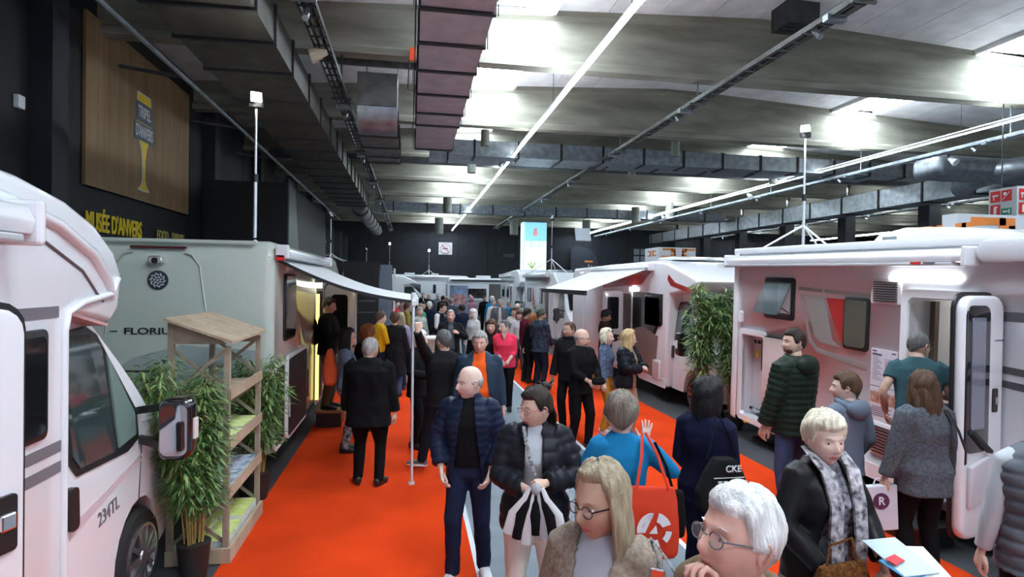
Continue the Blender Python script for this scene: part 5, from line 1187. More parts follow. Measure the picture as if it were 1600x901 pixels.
F_, iF = person('woman with black bob in navy jumper and dark jeans seen in profile', (1105, 594), 1.66, 128, head=(-18, 4), fem=True, hair=('bob', 'black', .13), lod=0, build=1.16, hs=1.12,
    top=('navy_jumper', K('navy_jumper', (.008, .010, .032))), legs=K('indigo_jeans', (.008, .010, .026)), hands=[(-.04, -.27, 1.16), (.14, -.15, .95)], elbows=[(-.6, .6, -.9), None], hk=('fist', 'relax'), hem=.82, skn='b')
green = K('green_down', (.014, .024, .017), .5, bump=.06)
G_, iG = person('tall bearded man in dark green hooded puffer jacket beside the right motorhome', (1243, 515), 1.92, 196, head=(70, -2), hair=('short', 'dark'), beard='brown', lod=0, build=1.02, hs=1.12,
    top=(None, None), jacket=('hooded_puffer', green, .036, .80, dict(quilt=(.062, .011), wr=.005)), hood=green, legs=jeansb, hands=[(-.25, -.10, .88), (.25, -.10, .88)], feet=[(-.12, .0, -8), (.12, .05, 10)], skn='a')
hoodc = K('grey_hoodie', (.13, .16, .21))
H_, iH = person('brown haired boy in grey blue hoodie with black and white trainers', (1325, 583), 1.62, 188, head=(46, 0), hair=('short', 'brown'), lod=0, build=.88, hs=1.10,
    top=(None, None), jacket=('hoodie', hoodc, .020, .82, dict(wr=.006)), hood=hoodc, legs=K('mauve_shorts', (.10, .085, .13)), shorts=.15, hands=[(-.22, -.12, .92), (.22, -.12, .92)], feet=[(-.12, .02, 20), (.10, -.10, 10)], shoes=mat('trainer_sport_black', (.015, .015, .018), .6), skn='b')
I_, iI = person('man with glasses in teal short sleeved polo stepping to the motorhome door', None, 1.74, 138, loc=(4.72, 4.86, 0), head=(-40, 10), hair=('crop', 'darkgrey'), lod=0, build=1.08, hs=1.08, specs='dark', lean=13,
    top=('teal_polo', K('teal', (.035, .085, .10))), legs=K('royal_jeans', (.015, .03, .09)), hands=[(-.15, -.30, 1.15), (.26, -.12, .95)], sleeve=.42, hem=.90, collar=(K('teal', (.035, .085, .10)), .078, .035), skn='a')
I_.location.z = .21
t = thing('entry_step', 'dark entry step under the man in the teal polo', 'step', (4.50, 4.60, .012)); MB().box((0, 0, .15), (.42, .62, .19)).build('tread', blackp, t, bevel=.008); MB().box((.03, .03, 0), (.40, .59, .15)).build('riser', blackp, t)
blaz = K('grey_blazer', (.085, .095, .11), var=.35, vscale=50)
J_, iJ = person('woman with long brown hair in grey tweed blazer seen from behind', (1446, 583), 1.68, 172, head=(-10, 8), fem=True, hair=('long', 'brown', .20), lod=0, build=1.12, hs=1.10,
    top=(None, None), jacket=('grey_tweed_blazer', blaz, .026, .76, dict(wr=.006)), legs=blk, hands=[(-.26, -.08, .88), (.30, -.04, .84)], skn='a')
K_, iK = person('platinum haired older woman in black leather jacket with patterned scarf', (1285, 647), 1.66, 8, head=(-12, 2), fem=True, hair=('puff', 'platinum'), lod=0, build=1.18, hs=1.12,
    top=('black_patterned_dress', K('dress_print', (.012, .012, .014), var=.9, vscale=28, col2=(.32, .31, .36))), jacket=('leather_jacket', leather, .024, .80, dict(open=(.065, .16), wr=.008)), legs=K('dress_print', (.012, .012, .014)), skirt=.45, hands=[(-.18, -.18, .98), (.16, -.26, 1.0)], elbows=[(-.9, .5, -.4), (.9, .5, -.4)], hk=('relax', 'grip'), skn='b')
L_, iL = person('person in grey padded vest over pale grey sleeves cut by the right edge', (1640, 628), 1.74, 150, head=(0, 0), hair=('short', 'dark'), lod=0, build=1.12, top=('pale_sleeve_top', K('pale_sleeve', (.45, .47, .50))), jacket=('padded_vest', K('vest_grey', (.11, .12, .14), .5, bump=.06), .040, .80, dict(sleeve=0, quilt=(.075, .012), collar=.02)), legs=blk, skn='a')
# ---- left group
person('grey cropped haired man in long black jacket seen from behind on the orange carpet', (578, 528), 1.69, 168, head=(-14, 4), hair=('crop', 'grey'), lod=0, build=1.42, hs=1.12, top=(None, None), jacket=('black_jacket', blk, .030, .72, dict(wr=.008, collar=.02)), legs=blk, hands=[(-.30, -.06, .82), (.30, -.06, .82)], feet=[(-.13, .02, -15), (.13, -.02, 25)], skn='a')
person('woman with long dark hair carrying an orange rucksack by the lit door', (541, 514), 1.68, 95, head=(5, 4), fem=True, hair=('long', 'black', .18), lod=0, hs=1.1, top=('denim_shirt', K('denim_shirt', (.12, .17, .24))), legs=K('print_leggings', (.012, .012, .012), var=.9, vscale=22, col2=(.4, .4, .42)), sleeve=.8, skn='a', hands=[(-.12, -.28, 1.05), (.12, -.28, 1.05)])
person('curly ginger haired person in black behind the man in the black jacket', (574, 511), 1.62, 150, fem=True, hair=('curly', 'ginger'), lod=1, top=(None, None), jacket=('black_coat', blk2, .024, .75), skn='a')
mz, iz = person('person in black stepping into the lit doorway of the left motorhome', None, 1.78, 80, head=(0, 10), hair=('short', 'dark'), lod=1, loc=(-1.30, 9.95, .3), top=(None, None), jacket=('black_jacket', blk, .03, .85), legs=K('khaki', (.09, .07, .04)), skn='a', hands=[(-.15, -.3, 1.2), (.15, -.3, 1.2)]); mz.location.z = .285
person('man in yellow jumper at the far end of the left carpet', (594, 487), 1.72, 120, hair=('short', 'brown'), lod=1, top=('yellow_jumper', K('yellow', (.62, .36, .01))), legs=jeans, skn='b', hands=[(-.1, -.28, 1.15), (.1, -.28, 1.1)])
person('brown haired person in long dark coat seen from behind near the pylon', (617, 489), 1.70, 175, hair=('puff', 'brown'), lod=1, top=(None, None), jacket=('long_coat', blk2, .026, .45), legs=jeansb, skn='a', build=1.08, fem=True)
S_, iS = person('grey haired man in black reaching up to the awning pole', (694, 517), 1.74, 190, head=(24, 2), hair=('short', 'darkgrey'), lod=0, build=1.22, hs=1.10, top=('black_sweater', blk2), legs=K('dark_denim', (.012, .014, .022)), hem=.82, hands=[(-.28, -.1, .85), ('w', .075, 6.93, 1.80)], elbows=[None, (1, .3, -.4)], hk=('relax', 'grip'), handdir=[None, (-.1, -.25, 1)], feet=[(-.16, .05, 0), (.22, -.22, 60)], shoes=mat('grey_sport_shoe', (.12, .13, .14), .6), skn='a', tiltside=0)
person('pale haired man in black standing just behind the awning pole', (662, 522), 1.66, 60, head=(20, 5), hair=('short', 'white'), lod=1, top=(None, None), jacket=('black_suit', blk, .022, .76), legs=blk, loc=(.12, 8.5, 0), skn='b', hands=[(-.2, -.28, 1.1), (.2, -.2, 1.0)])
V_, iV = person('grey haired man in orange jumper and open navy jacket in the aisle', (750, 518), 1.76, -8, head=(-6, 4), hair=('short', 'grey'), lod=0, build=1.22, hs=1.10, belly=.08, top=('orange_jumper', K('orange_jumper', (.72, .10, .015))), jacket=('navy_jacket', K('navy_rain', (.02, .035, .06), .6), .022, .80, dict(open=(.07, .15), wr=.006, collar=.01)), legs=jeans, skn='r')
W_, iW = person('man in dark jacket and grey tee walking in the middle of the aisle', (704, 484), 1.76, 4, head=(-4, 2), hair=('crop', 'grey'), lod=0, build=1.08, top=('grey_tee', K('grey_tee', (.07, .085, .10))), jacket=('dark_jacket', blk2, .024, .82, dict(open=(.05, .10), wr=.006)), legs=jeans, hands=[(-.28, -.06, .84), (.13, -.22, 1.28)], elbows=[None, (.9, .3, -.8)], hk=('relax', 'fist'), skn='r')
person('woman in bright pink red blouse with cropped dark grey hair', (789, 500), 1.66, -12, head=(-58, 2), fem=True, hair=('crop', 'darkgrey'), lod=0, build=1.20, hs=1.08, top=('pink_blouse', K('pink_red', (.72, .04, .09)), 'vneck'), legs=blk, sleeve=.75, hem=.84, hands=[(-.05, -.24, 1.0), (.10, -.24, 1.0)], hk=('relax', 'fist'), skn='b')
person('brown haired woman standing beside the woman in the pink blouse', (768, 500), 1.64, -10, head=(-10, 0), fem=True, hair=('bob', 'brown', .10), lod=1, top=('dark_top', blk2), skn='b')
X3, iX3 = person('man in dark plaid jacket and green cap on the right carpet', (845, 483), 1.76, 118, head=(-14, 5), hair=('cap', 'dark', 'green'), lod=0, beard='brown', build=1.15, top=('green_tee', K('olive', (.10, .13, .08))), jacket=('plaid_jacket', K('plaid', (.012, .018, .032), var=.9, vscale=16, col2=(.05, .07, .10)), .026, .80, dict(open=(.04, .12))), legs=K('dark_blue_jeans', (.012, .018, .035)), hands=[(-.12, -.25, .98), (.2, -.15, .95)], skn='a')
person('dark haired man in burgundy jumper behind the plaid jacket', (823, 482), 1.74, 110, head=(0, 4), hair=('short', 'dark'), lod=1, top=('burgundy_jumper', K('burgundy', (.13, .012, .03))), skn='a')
person('woman with reddish brown hair half hidden behind the plaid jacket', (833, 491), 1.62, 140, fem=True, hair=('long', 'ginger', .12), lod=2, top=('black_top', blk), skn='a')
Y_, iY = person('bald man with glasses and grey beard in all black holding a black cap', (908, 514), 1.70, 22, head=(42, 6), hair=('bald', 'grey'), beard='grey', lod=0, build=1.08, hs=1.12, specs='dark', top=('black_fleece', blk), legs=blk, hem=.80, hands=[(-.06, -.27, 1.02), (.14, -.25, 1.0)], elbows=[(-.9, .5, -.4), (.9, .5, -.4)], hk=('grip', 'grip'), sleeve=.88, feet=[(-.10, .06, 0), (.12, -.06, 20)], skn='a')
person('young man with short hair in black jacket behind the bald man in black', (899, 505), 1.74, -40, head=(-28, 0), hair=('crop', 'brown'), lod=0, top=(None, None), jacket=('black_hooded_jacket', blk2, .024, .82), hood=blk2, skn='t', loc=tuple(PZ(899, 505, 1.74)+Vector((0, .3, 0))))
Z2, iZ2 = person('woman with long golden hair in black puffer jacket under the awning', (981, 516), 1.66, 40, head=(42, 4), fem=True, hair=('long', 'blond', .26), lod=0, build=1.05, hs=1.10, specs='dark', top=('beige_top', K('beige_top', (.35, .25, .17))), jacket=('puffer_jacket', nylon, .034, .84, dict(open=(.04, .08), quilt=(.09, .012))), legs=K('beige_trousers', (.36, .25, .16)), hands=[(-.02, -.26, 1.16), (.08, -.26, 1.18)], elbows=[(-.9, .3, -.6), (.9, .3, -.6)], hk=('fist', 'fist'), skn='b')
person('platinum blonde woman in mustard trousers behind the golden haired woman', (958, 516), 1.64, 60, head=(-10, 0), fem=True, hair=('long', 'platinum', .08), lod=0, hs=1.08, top=('blue_check_top', K('check_blue', (.10, .14, .22), var=.5, vscale=20)), legs=K('mustard', (.42, .23, .03)), hem=.95, skn='b', shoes=white_shoe, loc=tuple(PZ(955, 516, 1.64)+Vector((0, .25, 0))))
person('man in dark beanie and black jacket looking down under the right awning', (946, 485), 1.76, 60, head=(10, 14), hair=('beanie', 'black', 'black'), lod=0, top=(None, None), jacket=('brown_black_jacket', K('brown_black', (.025, .014, .012), .6), .030, .82), skn='d', hands=[(-.1, -.28, 1.15), (.12, -.28, 1.15)])
# ---- the far crowd (head tops read from the photograph, mostly chest-up in view)
wht = K('white_cloth', (.62, .63, .64)); cyan = K('cyan_jacket', (.01, .22, .42)); gry = K('grey_cloth', (.10, .11, .13)); pnk = K('pink_cloth', (.50, .24, .28)); bei = K('beige_cloth', (.50, .45, .40)); olv = K('olive_yellow', (.26, .19, .03)); rdc = K('red_cloth', (.45, .02, .02)); grn_ = K('green_cloth', (.08, .30, .17)); tea = K('blue_cloth', (.02, .07, .16)); lil = K('lilac', (.35, .28, .45)); chk = K('camo_print', (.30, .34, .30), var=.6, vscale=14, col2=(.6, .62, .6))
far = [
 ('man in navy waistcoat over white shirt leaning towards the counter', 682, 472, 1.80, 60, 'short', 'dark', ('white_shirt', wht), ('waistcoat', navy, .02, .9, dict(sleeve=0)), dict(lean=14, lod=1, hands=[(-.2, -.35, 1.0), (.1, -.3, 1.0)])),
 ('woman in white hooded coat in the middle of the crowd', 740, 484, 1.62, -50, 'hood', 'dark', ('white_coat', wht), None, dict(fem=True, lod=1, hc='white')),
 ('man in cyan jacket and pale cap seen from behind', 769, 463, 1.78, 160, 'cap', 'grey', ('cyan_jacket', cyan), None, dict(lod=1, hc='pale')),
 ('man with glasses, dark jacket and pale scarf facing the camera', 781, 468, 1.78, -5, 'short', 'grey', ('pale_scarf_top', wht), ('dark_jacket', gry, .025, .8, dict(open=(.03, .08))), dict(lod=1, specs='dark', build=1.15)),
 ('woman with short brown hair in beige blouse looking down', 803, 481, 1.62, -10, 'puff', 'brown', ('beige_blouse', bei), None, dict(fem=True, lod=1)),
 ('bald man in blue jumper behind the woman in beige', 809, 474, 1.72, 170, 'bald', 'grey', ('blue_jumper', tea), None, {}),
 ('person in bright blue jacket beside the glasses man', 795, 470, 1.68, 150, 'short', 'grey', ('blue_jacket', cyan), None, {}),
 ('person in pink hooded top in front of the far van', 737, 464, 1.66, 170, 'hood', 'dark', ('pink_top', pnk), None, dict(hc='pink')),
 ('grey haired person at the sliding door of the far van', 735, 454, 1.72, 180, 'short', 'grey', ('grey_top', gry), None, {}),
 ('man in pale jacket behind the glasses man', 771, 468, 1.70, 20, 'short', 'grey', ('pale_jacket', wht), None, {}),
 ('person in camouflage print jumper beside the pole top', 655, 480, 1.66, 30, 'short', 'grey', ('print_jumper', chk), None, dict(lod=1)),
 ('woman in green top behind the print jumper', 657, 475, 1.62, 20, 'bob', 'ashblond', ('green_top', grn_), None, dict(fem=True)),
 ('person in olive yellow jacket at the left counter', 636, 474, 1.66, 100, 'puff', 'brown', ('yellow_jacket', olv), None, dict(fem=True)),
 ('person in red scarf next to the pylon', 618, 470, 1.66, 60, 'short', 'dark', ('red_scarf_top', rdc), None, {}),
 ('person with lilac scarf beside the long dark coat', 626, 489, 1.66, 200, 'long', 'ashblond', ('lilac_scarf_top', lil), None, dict(fem=True)),
 ('balding man in dark jacket left of the waistcoat man', 670, 459, 1.74, -20, 'bald', 'grey', ('dark_jacket', blk2), None, {}),
 ('man in black suit in front of the far white motorhome', 661, 451, 1.80, 10, 'short', 'grey', ('white_collar_shirt', wht), ('black_suit', blk, .02, .8, dict(open=(.02, .05))), {}),
 ('pink faced man with grey hair beside the black suit', 684, 456, 1.76, 20, 'crop', 'grey', ('dark_pullover', gry), None, {}),
 ('grey haired woman with dark coat near the pole top', 650, 456, 1.68, 100, 'puff', 'grey', ('dark_coat', blk), None, dict(fem=True)),
 ('white haired man with back turned behind the waistcoat man', 671, 471, 1.70, 170, 'short', 'white', ('navy_coat', navy), None, {}),
 ('person in black hood left of the waistcoat man', 662, 471, 1.66, -10, 'beanie', 'dark', ('black_hood_top', blk), None, dict(hc='black')),
 ('man with grey backpack straps bending in the crowd', 705, 466, 1.76, 190, 'cap', 'brown', ('slate_jacket', K('slate', (.05, .06, .08))), None, dict(hc='grey', build=1.25)),
 ('dark haired person behind the slate jacket', 692, 462, 1.72, 160, 'short', 'black', ('black_fleece', blk), None, {}),
 ('blond person with sunglasses on head right of the waistcoat man', 698, 464, 1.66, 30, 'bob', 'ashblond', ('dark_knit', gry), None, dict(fem=True)),
 ('woman in navy down coat leaning by the backpack man', 722, 476, 1.64, 200, 'puff', 'dark', ('navy_down_coat', navyd), None, dict(fem=True, build=1.2)),
 ('man in dark clothes near the roll up poster', 713, 459, 1.74, 20, 'short', 'brown', ('brown_coat', K('dark_brown', (.04, .025, .02))), None, {}),
 ('person in white jacket by the far left motorhome door', 640, 452, 1.70, 80, 'short', 'grey', ('white_jacket', wht), None, {}),
 ('person in burgundy coat behind the red scarf', 612, 462, 1.72, 120, 'short', 'dark', ('burgundy_coat', K('burgundy', (.13, .012, .03))), None, {}),
 ('person in pink coat behind the olive jacket', 628, 466, 1.68, 150, 'puff', 'ashblond', ('pink_coat', pnk), None, dict(fem=True)),
 ('man in grey jacket close to the white motorhome beyond the right awning', 822, 462, 1.74, 90, 'short', 'grey', ('grey_jacket', gry), None, {}),
 ('woman with pale papers in front of the burgundy jumper', 812, 486, 1.58, -20, 'bob', 'brown', ('white_blouse', wht), None, dict(fem=True)),
 ('small distant man between the cyan jacket and the van', 757, 462, 1.74, 10, 'short', 'dark', ('black_parka', blk), None, {}),
]
for lab, px, py, h, fc, hk0, hcol, top_, jk, ex in far:
    ex = dict(ex); hcx = ex.pop('hc', 'black'); lod = ex.pop('lod', 2)
    q = PZ(px, py, h)
    if q.y > 29: q = q*(29/q.y)
    person(lab, None, h, fc, hair=(hk0, hcol, hcx) if hk0 in ('cap', 'hood', 'beanie') else (hk0, hcol), top=top_ if not jk else top_, jacket=jk, lod=lod, loc=(q.x, q.y, 0), legs=[blk, jeans, gry][PN[0] % 3], skn='abrt'[PN[0] % 4], **ex)
# ================================================================ THINGS CARRIED
def at(p, loc): bpy.context.view_layer.update(); return p.matrix_world @ Vector(loc)
def bag(name, label, p, loc, w, h, d, m, rz=0, strap=None, strapm=None, group=None, taper=.85, cat='bag'):
    c = at(p, loc); t = thing(name, label, cat, c, p.rotation_euler.z+R(rz))
    q = MB(); rg = []
    for z, f, g in ((-h/2, .86, .55), (-h*.42, 1, .9), (-h*.1, 1.0, 1.0), (h*.25, .94, .7), (h/2, taper, .35)): rg.append(ell_ring(z, w/2*f, d/2*g, 0, 20, .55))
    q.loft(rg); shell_from(q.mesh('tmp', []) if False else remesh(q, .012, 2), 'bag_body', m, t, .004, len(label))
    for st in (strap or []): MB().tube(st, .009, 6, sy=.4).build('strap', strapm or m, t, smooth=50)
    return t
redb = K('red_tote', (.60, .05, .02), .7)
tb = bag('tote_bag', 'red tote bag with white round emblem on the blue cardigan woman', E_, (-.15, .19, .90), .34, .44, .10, redb, strap=[[(-.10, .02, .2), (-.04, -.03, .40), (.02, -.10, .52)], [(.10, .02, .2), (.06, -.02, .40), (.04, -.10, .52)]])
F2 = frameM((0, .068, -.02), (-1, 0, 0), (0, 0, 1)); wem = mat('emblem_white', (.7, .7, .72), .6)
def arc(m, r0, r1, a0, a1, F, z0=0, z1=.004, n=8):
    o = [(r0*math.cos(R(a0+(a1-a0)*k/n)), r0*math.sin(R(a0+(a1-a0)*k/n))) for k in range(n+1)]; i_ = [(r1*math.cos(R(a0+(a1-a0)*k/n)), r1*math.sin(R(a0+(a1-a0)*k/n))) for k in range(n, -1, -1)]
    m.prism(o+i_, z0, z1, 'z', F)
m = MB(); arc(m, .105, .075, 100, 190, F2); arc(m, .105, .05, 20, 75, F2); arc(m, .105, .06, -125, -70, F2); arc(m, .105, .07, -45, -5, F2); m.prism([(-.085, -.015), (-.055, -.015), (-.005, .10), (-.03, .10)], 0, .004, 'z', F2).prism([(-.03, -.02), (.02, -.02), (.01, .03)], 0, .004, 'z', F2)
for v in m.bm.verts: v.co.y += .0
m.build('emblem', wem, tb)
bag('handbag', 'black handbag with white print hanging beside the red tote', E_, (-.33, .05, .90), .14, .30, .12, blk, strap=[[(0, 0, .12), (.06, .03, .30), (.14, .04, .46)]])
tb = bag('tote_bag', 'black tote bag with white lettering on the woman with the black bob', F_, (-.20, .17, .98), .10, .38, .40, K('tote_black', (.012, .012, .013), .8), rz=-38, taper=.97, strap=[[(0, -.1, .18), (.03, -.05, .34), (.07, 0, .46)], [(0, .12, .18), (.03, .06, .34), (.07, .02, .46)]])
F3 = frameM((-.062, .04, .02), (0, -1, 0), (0, 0, 1)); text('lettering', "CKE", .062, wem, tb, frameM((-.066, -.04, .125), (0, -1, 0), (0, 0, 1)), bold=True)
for a_, b_, c_, d_ in ((-.12, .10, .065, .069), (-.0, .03, .03, .045), (.04, .07, .03, .045)): MB().box((-.068, a_, c_), (-.062, b_, d_)).build('small_print', wem, tb)
wb_ = K('bag_white', (.62, .62, .68), .5)
c = at(J_, (.33, -.04, .62)); t = thing('paper_bag', 'white carrier bag with dark round letter emblem in the tweed blazer hand', 'bag', c, J_.rotation_euler.z)
MB().prism([(-.15, -.20), (.13, -.22), (.15, .14), (-.13, .16)], -.03, .03, 'y').build('bag_body', wb_, t, bevel=.008)
mr = mat('emblem_plum', (.10, .02, .07), .5)
q = MB(); q.tube([(.0, .03, .03), (.0, .036, .03)], .065, 20); q.build('emblem_disc', mr, t); text('lettering', "R", .09, wem, t, frameM((0, .038, .03), (-1, 0, 0), (0, 0, 1)), bold=True)
MB().tube([(-.05, 0, .14), (-.03, 0, .20), (.03, 0, .20), (.05, 0, .14)], .006, 6).build('handle_cord', wb_, t)
# straps across the blazer back, shoulder bag of the front woman
def strap(label, p, pts, r, m, cat='strap', name='bag_strap'):
    M = p.matrix_world if p.matrix_world else None; pts = [at(p, q) for q in pts]; c = pts[0].copy(); t = thing(name, label, cat, c)
    MB().tube([q-c for q in pts], r, 8, sy=.35).build('webbing', m, t, smooth=50); return t
strap('black shoulder strap running across the grey tweed blazer back', J_, [(-.16, -.06, 1.40), (-.10, .10, 1.40), (-.15, .165, 1.25), (-.22, .15, 1.10), (-.26, .10, .98)], .016, blackp)
t = bag('handbag', 'black bag with buckled strap on the shoulder of the ash blonde woman', C_, (.33, .05, 1.0), .10, .22, .26, blk, strap=[[(0, -.10, .1), (-.09, -.10, .34), (-.15, -.03, .42), (-.12, .10, .30), (0, .12, .1)]], strapm=K('braid_strap', (.02, .02, .02), var=.9, vscale=60, col2=(.4, .4, .4)))
MB().cbox((-.105, -.10, .33), (.05, .02, .05)).build('buckle', chrome, t, bevel=.005)
t = bag('handbag', 'rust brown furry handbag of the platinum haired woman', K_, (-.10, -.24, .84), .34, .24, .12, K('rust_fur', (.12, .045, .012), var=.6, vscale=40, bump=.8, bscale=80), strap=[[(-.1, 0, .1), (-.08, .0, .22), (.06, 0, .24), (.1, 0, .1)]])
# papers and leaflets in her hand
t = thing('brochures', 'white and blue brochures held open by the platinum haired woman', 'brochure', at(K_, (.10, -.40, 1.00)), K_.rotation_euler.z)
for (x, y, w_, h_, z, rz, cm) in ((.08, 0, .21, .28, .0, -20, 'white_leaf'), (.0, -.02, .21, .15, .008, 10, 'blue_leaf'), (.02, .04, .2, .26, .016, -5, 'pale_leaf'), (-.04, .02, .09, .05, .026, 15, 'red_leaf')):
    MB().cbox((x, y, z), (w_, h_, .004), Matrix.Rotation(R(rz), 4, 'Z') @ Matrix.Rotation(R(14), 4, 'X')).build('leaflet', mat(cm, dict(white_leaf=(.68, .7, .72), blue_leaf=(.06, .25, .45), pale_leaf=(.5, .6, .66), red_leaf=(.6, .06, .07))[cm], .5), t)
# patterned scarf of the platinum haired woman
scf = mat('scarf_print', (.02, .02, .025), .8, var=.9, vscale=26, col2=(.55, .52, .55)); 
t = thing('scarf', 'long black and white patterned scarf hanging on the platinum haired woman', 'scarf', at(K_, (0, 0, 1.0)), K_.rotation_euler.z)
for sg in (-1, 1):
    pts = [(sg*.06, .06, .47), (sg*.10, -.03, .45), (sg*.085, -.12, .38), (sg*.075, -.175, .22), (sg*.085, -.18, .05), (sg*.07, -.185, -.10)]
    q = MB(); rg = []
    for i, p_ in enumerate(pts):
        w_ = .030 if i < 2 else .036
        rg.append([Vector(p_)+Vector((dx, (0 if i > 1 else dx*.3)+dy, 0)) for dx, dy in ((-w_, -.008), (-w_*.3, -.018), (w_*.4, -.012), (w_, -.016), (w_, .006), (-w_, .006))])
    q.loft(rg).build('scarf_end', scf, t, smooth=50)
# striped scarf bundle held by the woman with the bun
t = thing('scarf', 'black and white striped scarf bunched in the hands of the woman with the bun', 'scarf', at(B_, (.03, -.33, 1.08)), B_.rotation_euler.z)
for k in range(7):
    a = (k-3)/3; cm = [wht, blk, K('scarf_grey', (.38, .38, .40))][(0, 1, 0, 1, 2, 1, 0)[k]]
    MB().tube([(a*.03, 0, .03), (a*.06, -.01, -.04), (a*.13, -.015-.012*(k % 2), -.13), (a*.17+.01*math.sin(k*3), -.01, -.25-.03*(k % 3))], [.018, .026, .036, .030], 8, sy=.55).build('scarf_fold', cm, t, smooth=60)
MB().sphere((0, 0, .02), (.034, .03, .04), 12, 8).build('scarf_knot', K('scarf_grey', (.38, .38, .40)), t, smooth=60)
strap('black and white woven strap crossing the pale top of the woman with the bun', B_, [(.02, -.27, 1.16), (-.02, -.215, 1.25), (-.05, -.17, 1.35), (-.07, -.10, 1.42)], .013, K('braid_strap', (.02, .02, .02)))
# rucksacks
p_ = [o for o in C.objects if o.get('label', '').startswith('woman with long dark hair carrying')][0]
bag('rucksack', 'orange red rucksack on the long dark haired woman', p_, (0, .21, 1.16), .30, .48, .20, K('orange_bag', (.60, .09, .03), .7), strap=[[(-.12, -.1, .22), (-.13, -.30, .16), (-.13, -.34, -.05)], [(.12, -.1, .22), (.13, -.30, .16), (.13, -.34, -.05)]])
bag('rucksack', 'black rucksack with white strap on the person in the lit doorway', mz, (0, .22, 1.25), .32, .46, .20, blk, strap=[[(-.16, .02, .2), (-.19, .06, .02), (-.12, .1, -.16)]], strapm=wht)
bag('cloth_cap', 'black cap held by the bald man in all black', Y_, (.05, -.34, 1.0), .20, .10, .12, blk, cat='cap')
t = thing('watch', 'dark wrist watch on the arm raised to the awning pole', 'watch', at(S_, tuple(iS['arms'][1][2]*.9+iS['arms'][1][1]*.1))); MB().tube([(0, 0, -.015), (.0, 0, .015)], .036, 14).build('band', chrome, t)
# ================================================================ BAMBOO AND STAND
leafm = mat('bamboo_leaf', (.055, .13, .025), .5, var=.0); leafm2 = mat('bamboo_leaf_light', (.20, .30, .09), .5); canem = mat('bamboo_cane', (.30, .22, .06), .5, var=.3, vscale=8); potm = mat('pot_black', (.015, .014, .013), .6)
def bamboo(label, loc, h, n, spread, leaves, seed, pot=.17, lean=(0, 0), lo=.25, ll=.11):
    rs = random.Random(seed); t = thing('potted_bamboo', label, 'plant', loc)
    MB().tube([(0, 0, 0), (0, 0, .26), (0, 0, .28)], [pot*.8, pot, pot*1.04], 18).build('pot', potm, t, smooth=40)
    lm = MB(); canes = []
    for i in range(n):
        a = rs.uniform(0, 2*PI); r0 = rs.uniform(0, pot*.6); dx, dy = spread*rs.uniform(.3, 1)*math.cos(a), spread*rs.uniform(.3, 1)*math.sin(a); hh = h*rs.uniform(.7, 1)
        pts = [Vector((r0*math.cos(a)+dx*(q**1.6)+lean[0]*q*q, r0*math.sin(a)+dy*(q**1.6)+lean[1]*q*q, .24+(hh-.24)*q)) for q in (0, .25, .5, .75, 1)]
        MB().tube(pts, [.007, .0065, .0055, .004, .002], 5).build('cane', canem, t); canes.append(pts)
    for k in range(leaves):
        pts = rs.choice(canes); q = lo+(1-lo)*rs.random()**.8; f = q*4; i = min(int(f), 3); c = pts[i].lerp(pts[i+1], f-i)
        a = rs.uniform(0, 2*PI); d0 = rs.uniform(.01, .13)*(1.2-q*.5); c = c+Vector((d0*math.cos(a), d0*math.sin(a), rs.uniform(-.03, .03)))
        d = Vector((math.cos(a), math.sin(a), rs.uniform(-.9, .35))).normalized(); L = ll*rs.uniform(.6, 1.25); sd_ = d.cross(Vector((0, 0, 1))).normalized()*(L*.095)
        lm.mi = 0 if rs.random() < .6 else 1
        lm._add([c, c+d*L*.35+sd_, c+d*L+Vector((0, 0, -L*.12)), c+d*L*.35-sd_, c+d*L*.4+Vector((0, 0, L*.03))], [(0, 1, 4), (1, 2, 4), (2, 3, 4), (3, 0, 4)])
    lm.build('foliage', [leafm, leafm2], t, kind='stuff')
    return t
bamboo('tall potted bamboo between the near motorhome nose and the wooden stand', (-1.64, 4.98, .008), 1.74, 26, .26, 5200, 1, pot=.12, ll=.10, lo=.26, lean=(-.14, .10))
bamboo('potted bamboo behind the far side of the wooden stand', (-1.62, 6.72, .008), 1.55, 16, .28, 2800, 2, ll=.12)
bamboo('potted bamboo close to the rear of the pale motorhome with painted green cast', (-2.75, 6.2, .008), 1.62, 12, .40, 900, 3, ll=.13)
bamboo('potted bamboo at the rear corner of the near right motorhome', (5.28, 9.0, .008), 2.30, 16, .32, 3400, 4, ll=.14, lo=.3)
bamboo('potted bamboo in front of the second right motorhome cab', (4.86, 9.36, .008), 2.42, 14, .28, 3000, 5, ll=.14, lo=.35)
bamboo('small potted bamboo near the white motorhome beyond the awning', (4.1, 19.0, .008), 2.0, 8, .2, 500, 6)
wd = mat('pine_board', (.34, .26, .17), .7, var=.3, vscale=5, stretch=(1, 1, .2), col2=(.46, .37, .27)); wdg = mat('pine_grey', (.24, .20, .15), .7, var=.3, vscale=6, col2=(.36, .30, .23))
t = thing('wooden_stand', 'rustic pine brochure stand with slanted plank roof and x braces', 'stand', (-1.74, 5.8, .008))
x0, x1, y0, y1 = -.17, .26, -.56, .46
for (x, y, z) in ((x1, y0, 1.78), (x1, y1, 1.78), (x0, y0, 1.98), (x0, y1, 1.98)): MB().box((x-.022, y-.022, 0), (x+.022, y+.022, z)).build('post', wdg, t)
for k in range(5):
    x = x0-.03+k*.104; a = 1.985-.36*(x-x0)
    MB().prism([(x, a+.022), (x+.1, a+.022-.036), (x+.1, a-.036), (x, a)], y0-.08, y1+.06, 'y').build('roof_plank', wd, t)
MB().prism([(x0, 1.80), (x1, 1.80), (x1, 1.80), (x0, 1.98)][:2]+[(x1, 1.80+.0), (x0, 1.98)][1:], y0-.01, y0+.01, 'y').build('gable_board', wdg, t)
MB().box((x0, y1-.01, 1.72), (x1, y1+.01, 1.80)).build('gable_board', wdg, t)
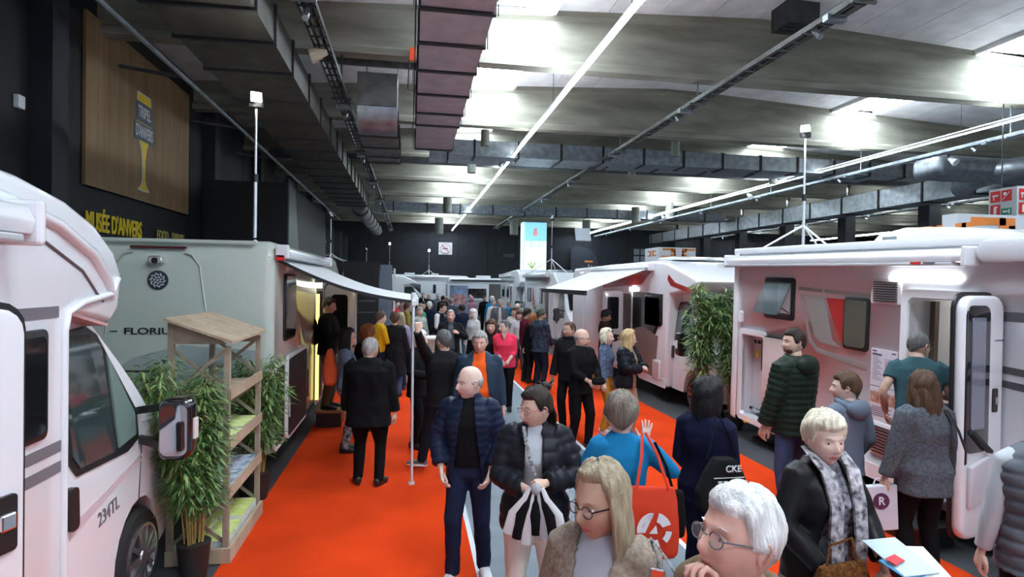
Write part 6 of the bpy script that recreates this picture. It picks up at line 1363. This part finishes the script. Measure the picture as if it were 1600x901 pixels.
for z in (1.36, .94, .54):
    s_ = MB().box((x0, y0, z-.02), (x1, y1, z)).build('shelf', wd, t)
    MB().box((x1+.022, y0-.02, z-.02), (x1+.036, y1+.02, z+.07)).build('front_lip', wd, s_)
    MB().box((x0, y0-.036, z-.02), (x1, y0-.022, z+.05)).build('side_lip', wdg, s_)
MB().box((x0-.02, y0-.05, 0), (x1+.05, y0-.022, .12)).build('base_board', wd, t); MB().box((x1+.022, y0-.022, 0), (x1+.05, y1+.03, .12)).build('base_board', wd, t); MB().box((x0, y0, .05), (x1, y1, .07)).build('base_shelf', wd, t)
for (ya, yb, xx) in ((y0, y1, x1),):
    for za, zb in ((1.42, 1.76), (.98, 1.33), (.58, .90), (.14, .50)):
        pass
for y in (y0, y1):
    for za, zb in ((1.40, 1.76), (.98, 1.33), (.58, .90), (.14, .50)):
        MB().bar((x0, y+.0, za), (x1, y, zb), .012, .03).build('brace', wdg, t); MB().bar((x0, y+.012, zb), (x1, y+.012, za), .012, .03).build('brace', wdg, t)
lime = mat('brochure_lime', (.52, .66, .10), .5, var=.3, vscale=14, col2=(.72, .78, .45)); bluew = mat('brochure_blue', (.12, .18, .30), .5, var=.9, vscale=18, col2=(.7, .75, .8)); papr = mat('paper', (.7, .72, .68), .6)
rs = random.Random(3)
for zi, (z, mm, nm, cnt) in enumerate(((.072, lime, 'lime green brochures on the base of the wooden stand', 8), (.542, bluew, 'blue and white booklets on the lower shelf of the wooden stand', 8), (.942, lime, 'lime green leaflets on the middle shelf of the wooden stand', 8))):
    spots = ['front left', 'front right', 'second row left', 'second row right', 'third row left', 'third row right', 'back row left', 'back row right']
    for k in range(cnt):
        r_, c_ = k//2, k % 2; hgt = .03+.03*rs.random()+(.04 if zi == 0 else 0)
        b_ = thing('brochure_pile', 'pile of %s, %s' % (nm.replace(' of the wooden stand', ''), spots[k]), 'brochures', (-1.74-.058+.21*c_, 5.8-.41+.25*r_, z+.008), R(rs.uniform(-4, 4)), nm.split(' on ')[0]+' piles '+str(('one', 'two', 'three')[zi]) if False else 'piles of '+nm)
        MB().box((-.098, -.12, 0), (.098, .12, hgt)).build('page_block', papr, b_); MB().box((-.099, -.121, hgt), (.099, .121, hgt+.004)).build('cover', mm, b_)
# bar counter of the far stand with glasses and bottles
t = thing('bar_counter', 'small wooden bar counter behind the raised arm', 'counter', (.05, 13.9, 0))
MB().box((-.75, 0, 0), (.75, .5, 1.0)).build('front', mat('counter_beige', (.42, .36, .28), .6), t); MB().box((-.8, -.05, 1.0), (.8, .55, 1.05)).build('worktop', whitemat, t, bevel=.01)
t = thing('orange_box', 'orange brown box on the floor behind the plaid jacket man', 'box', (3.75, 13.2, .008)); MB().box((0, 0, 0), (.5, .4, .42)).build('box_body', mat('box_orange', (.45, .16, .05), .6), t, bevel=.01)
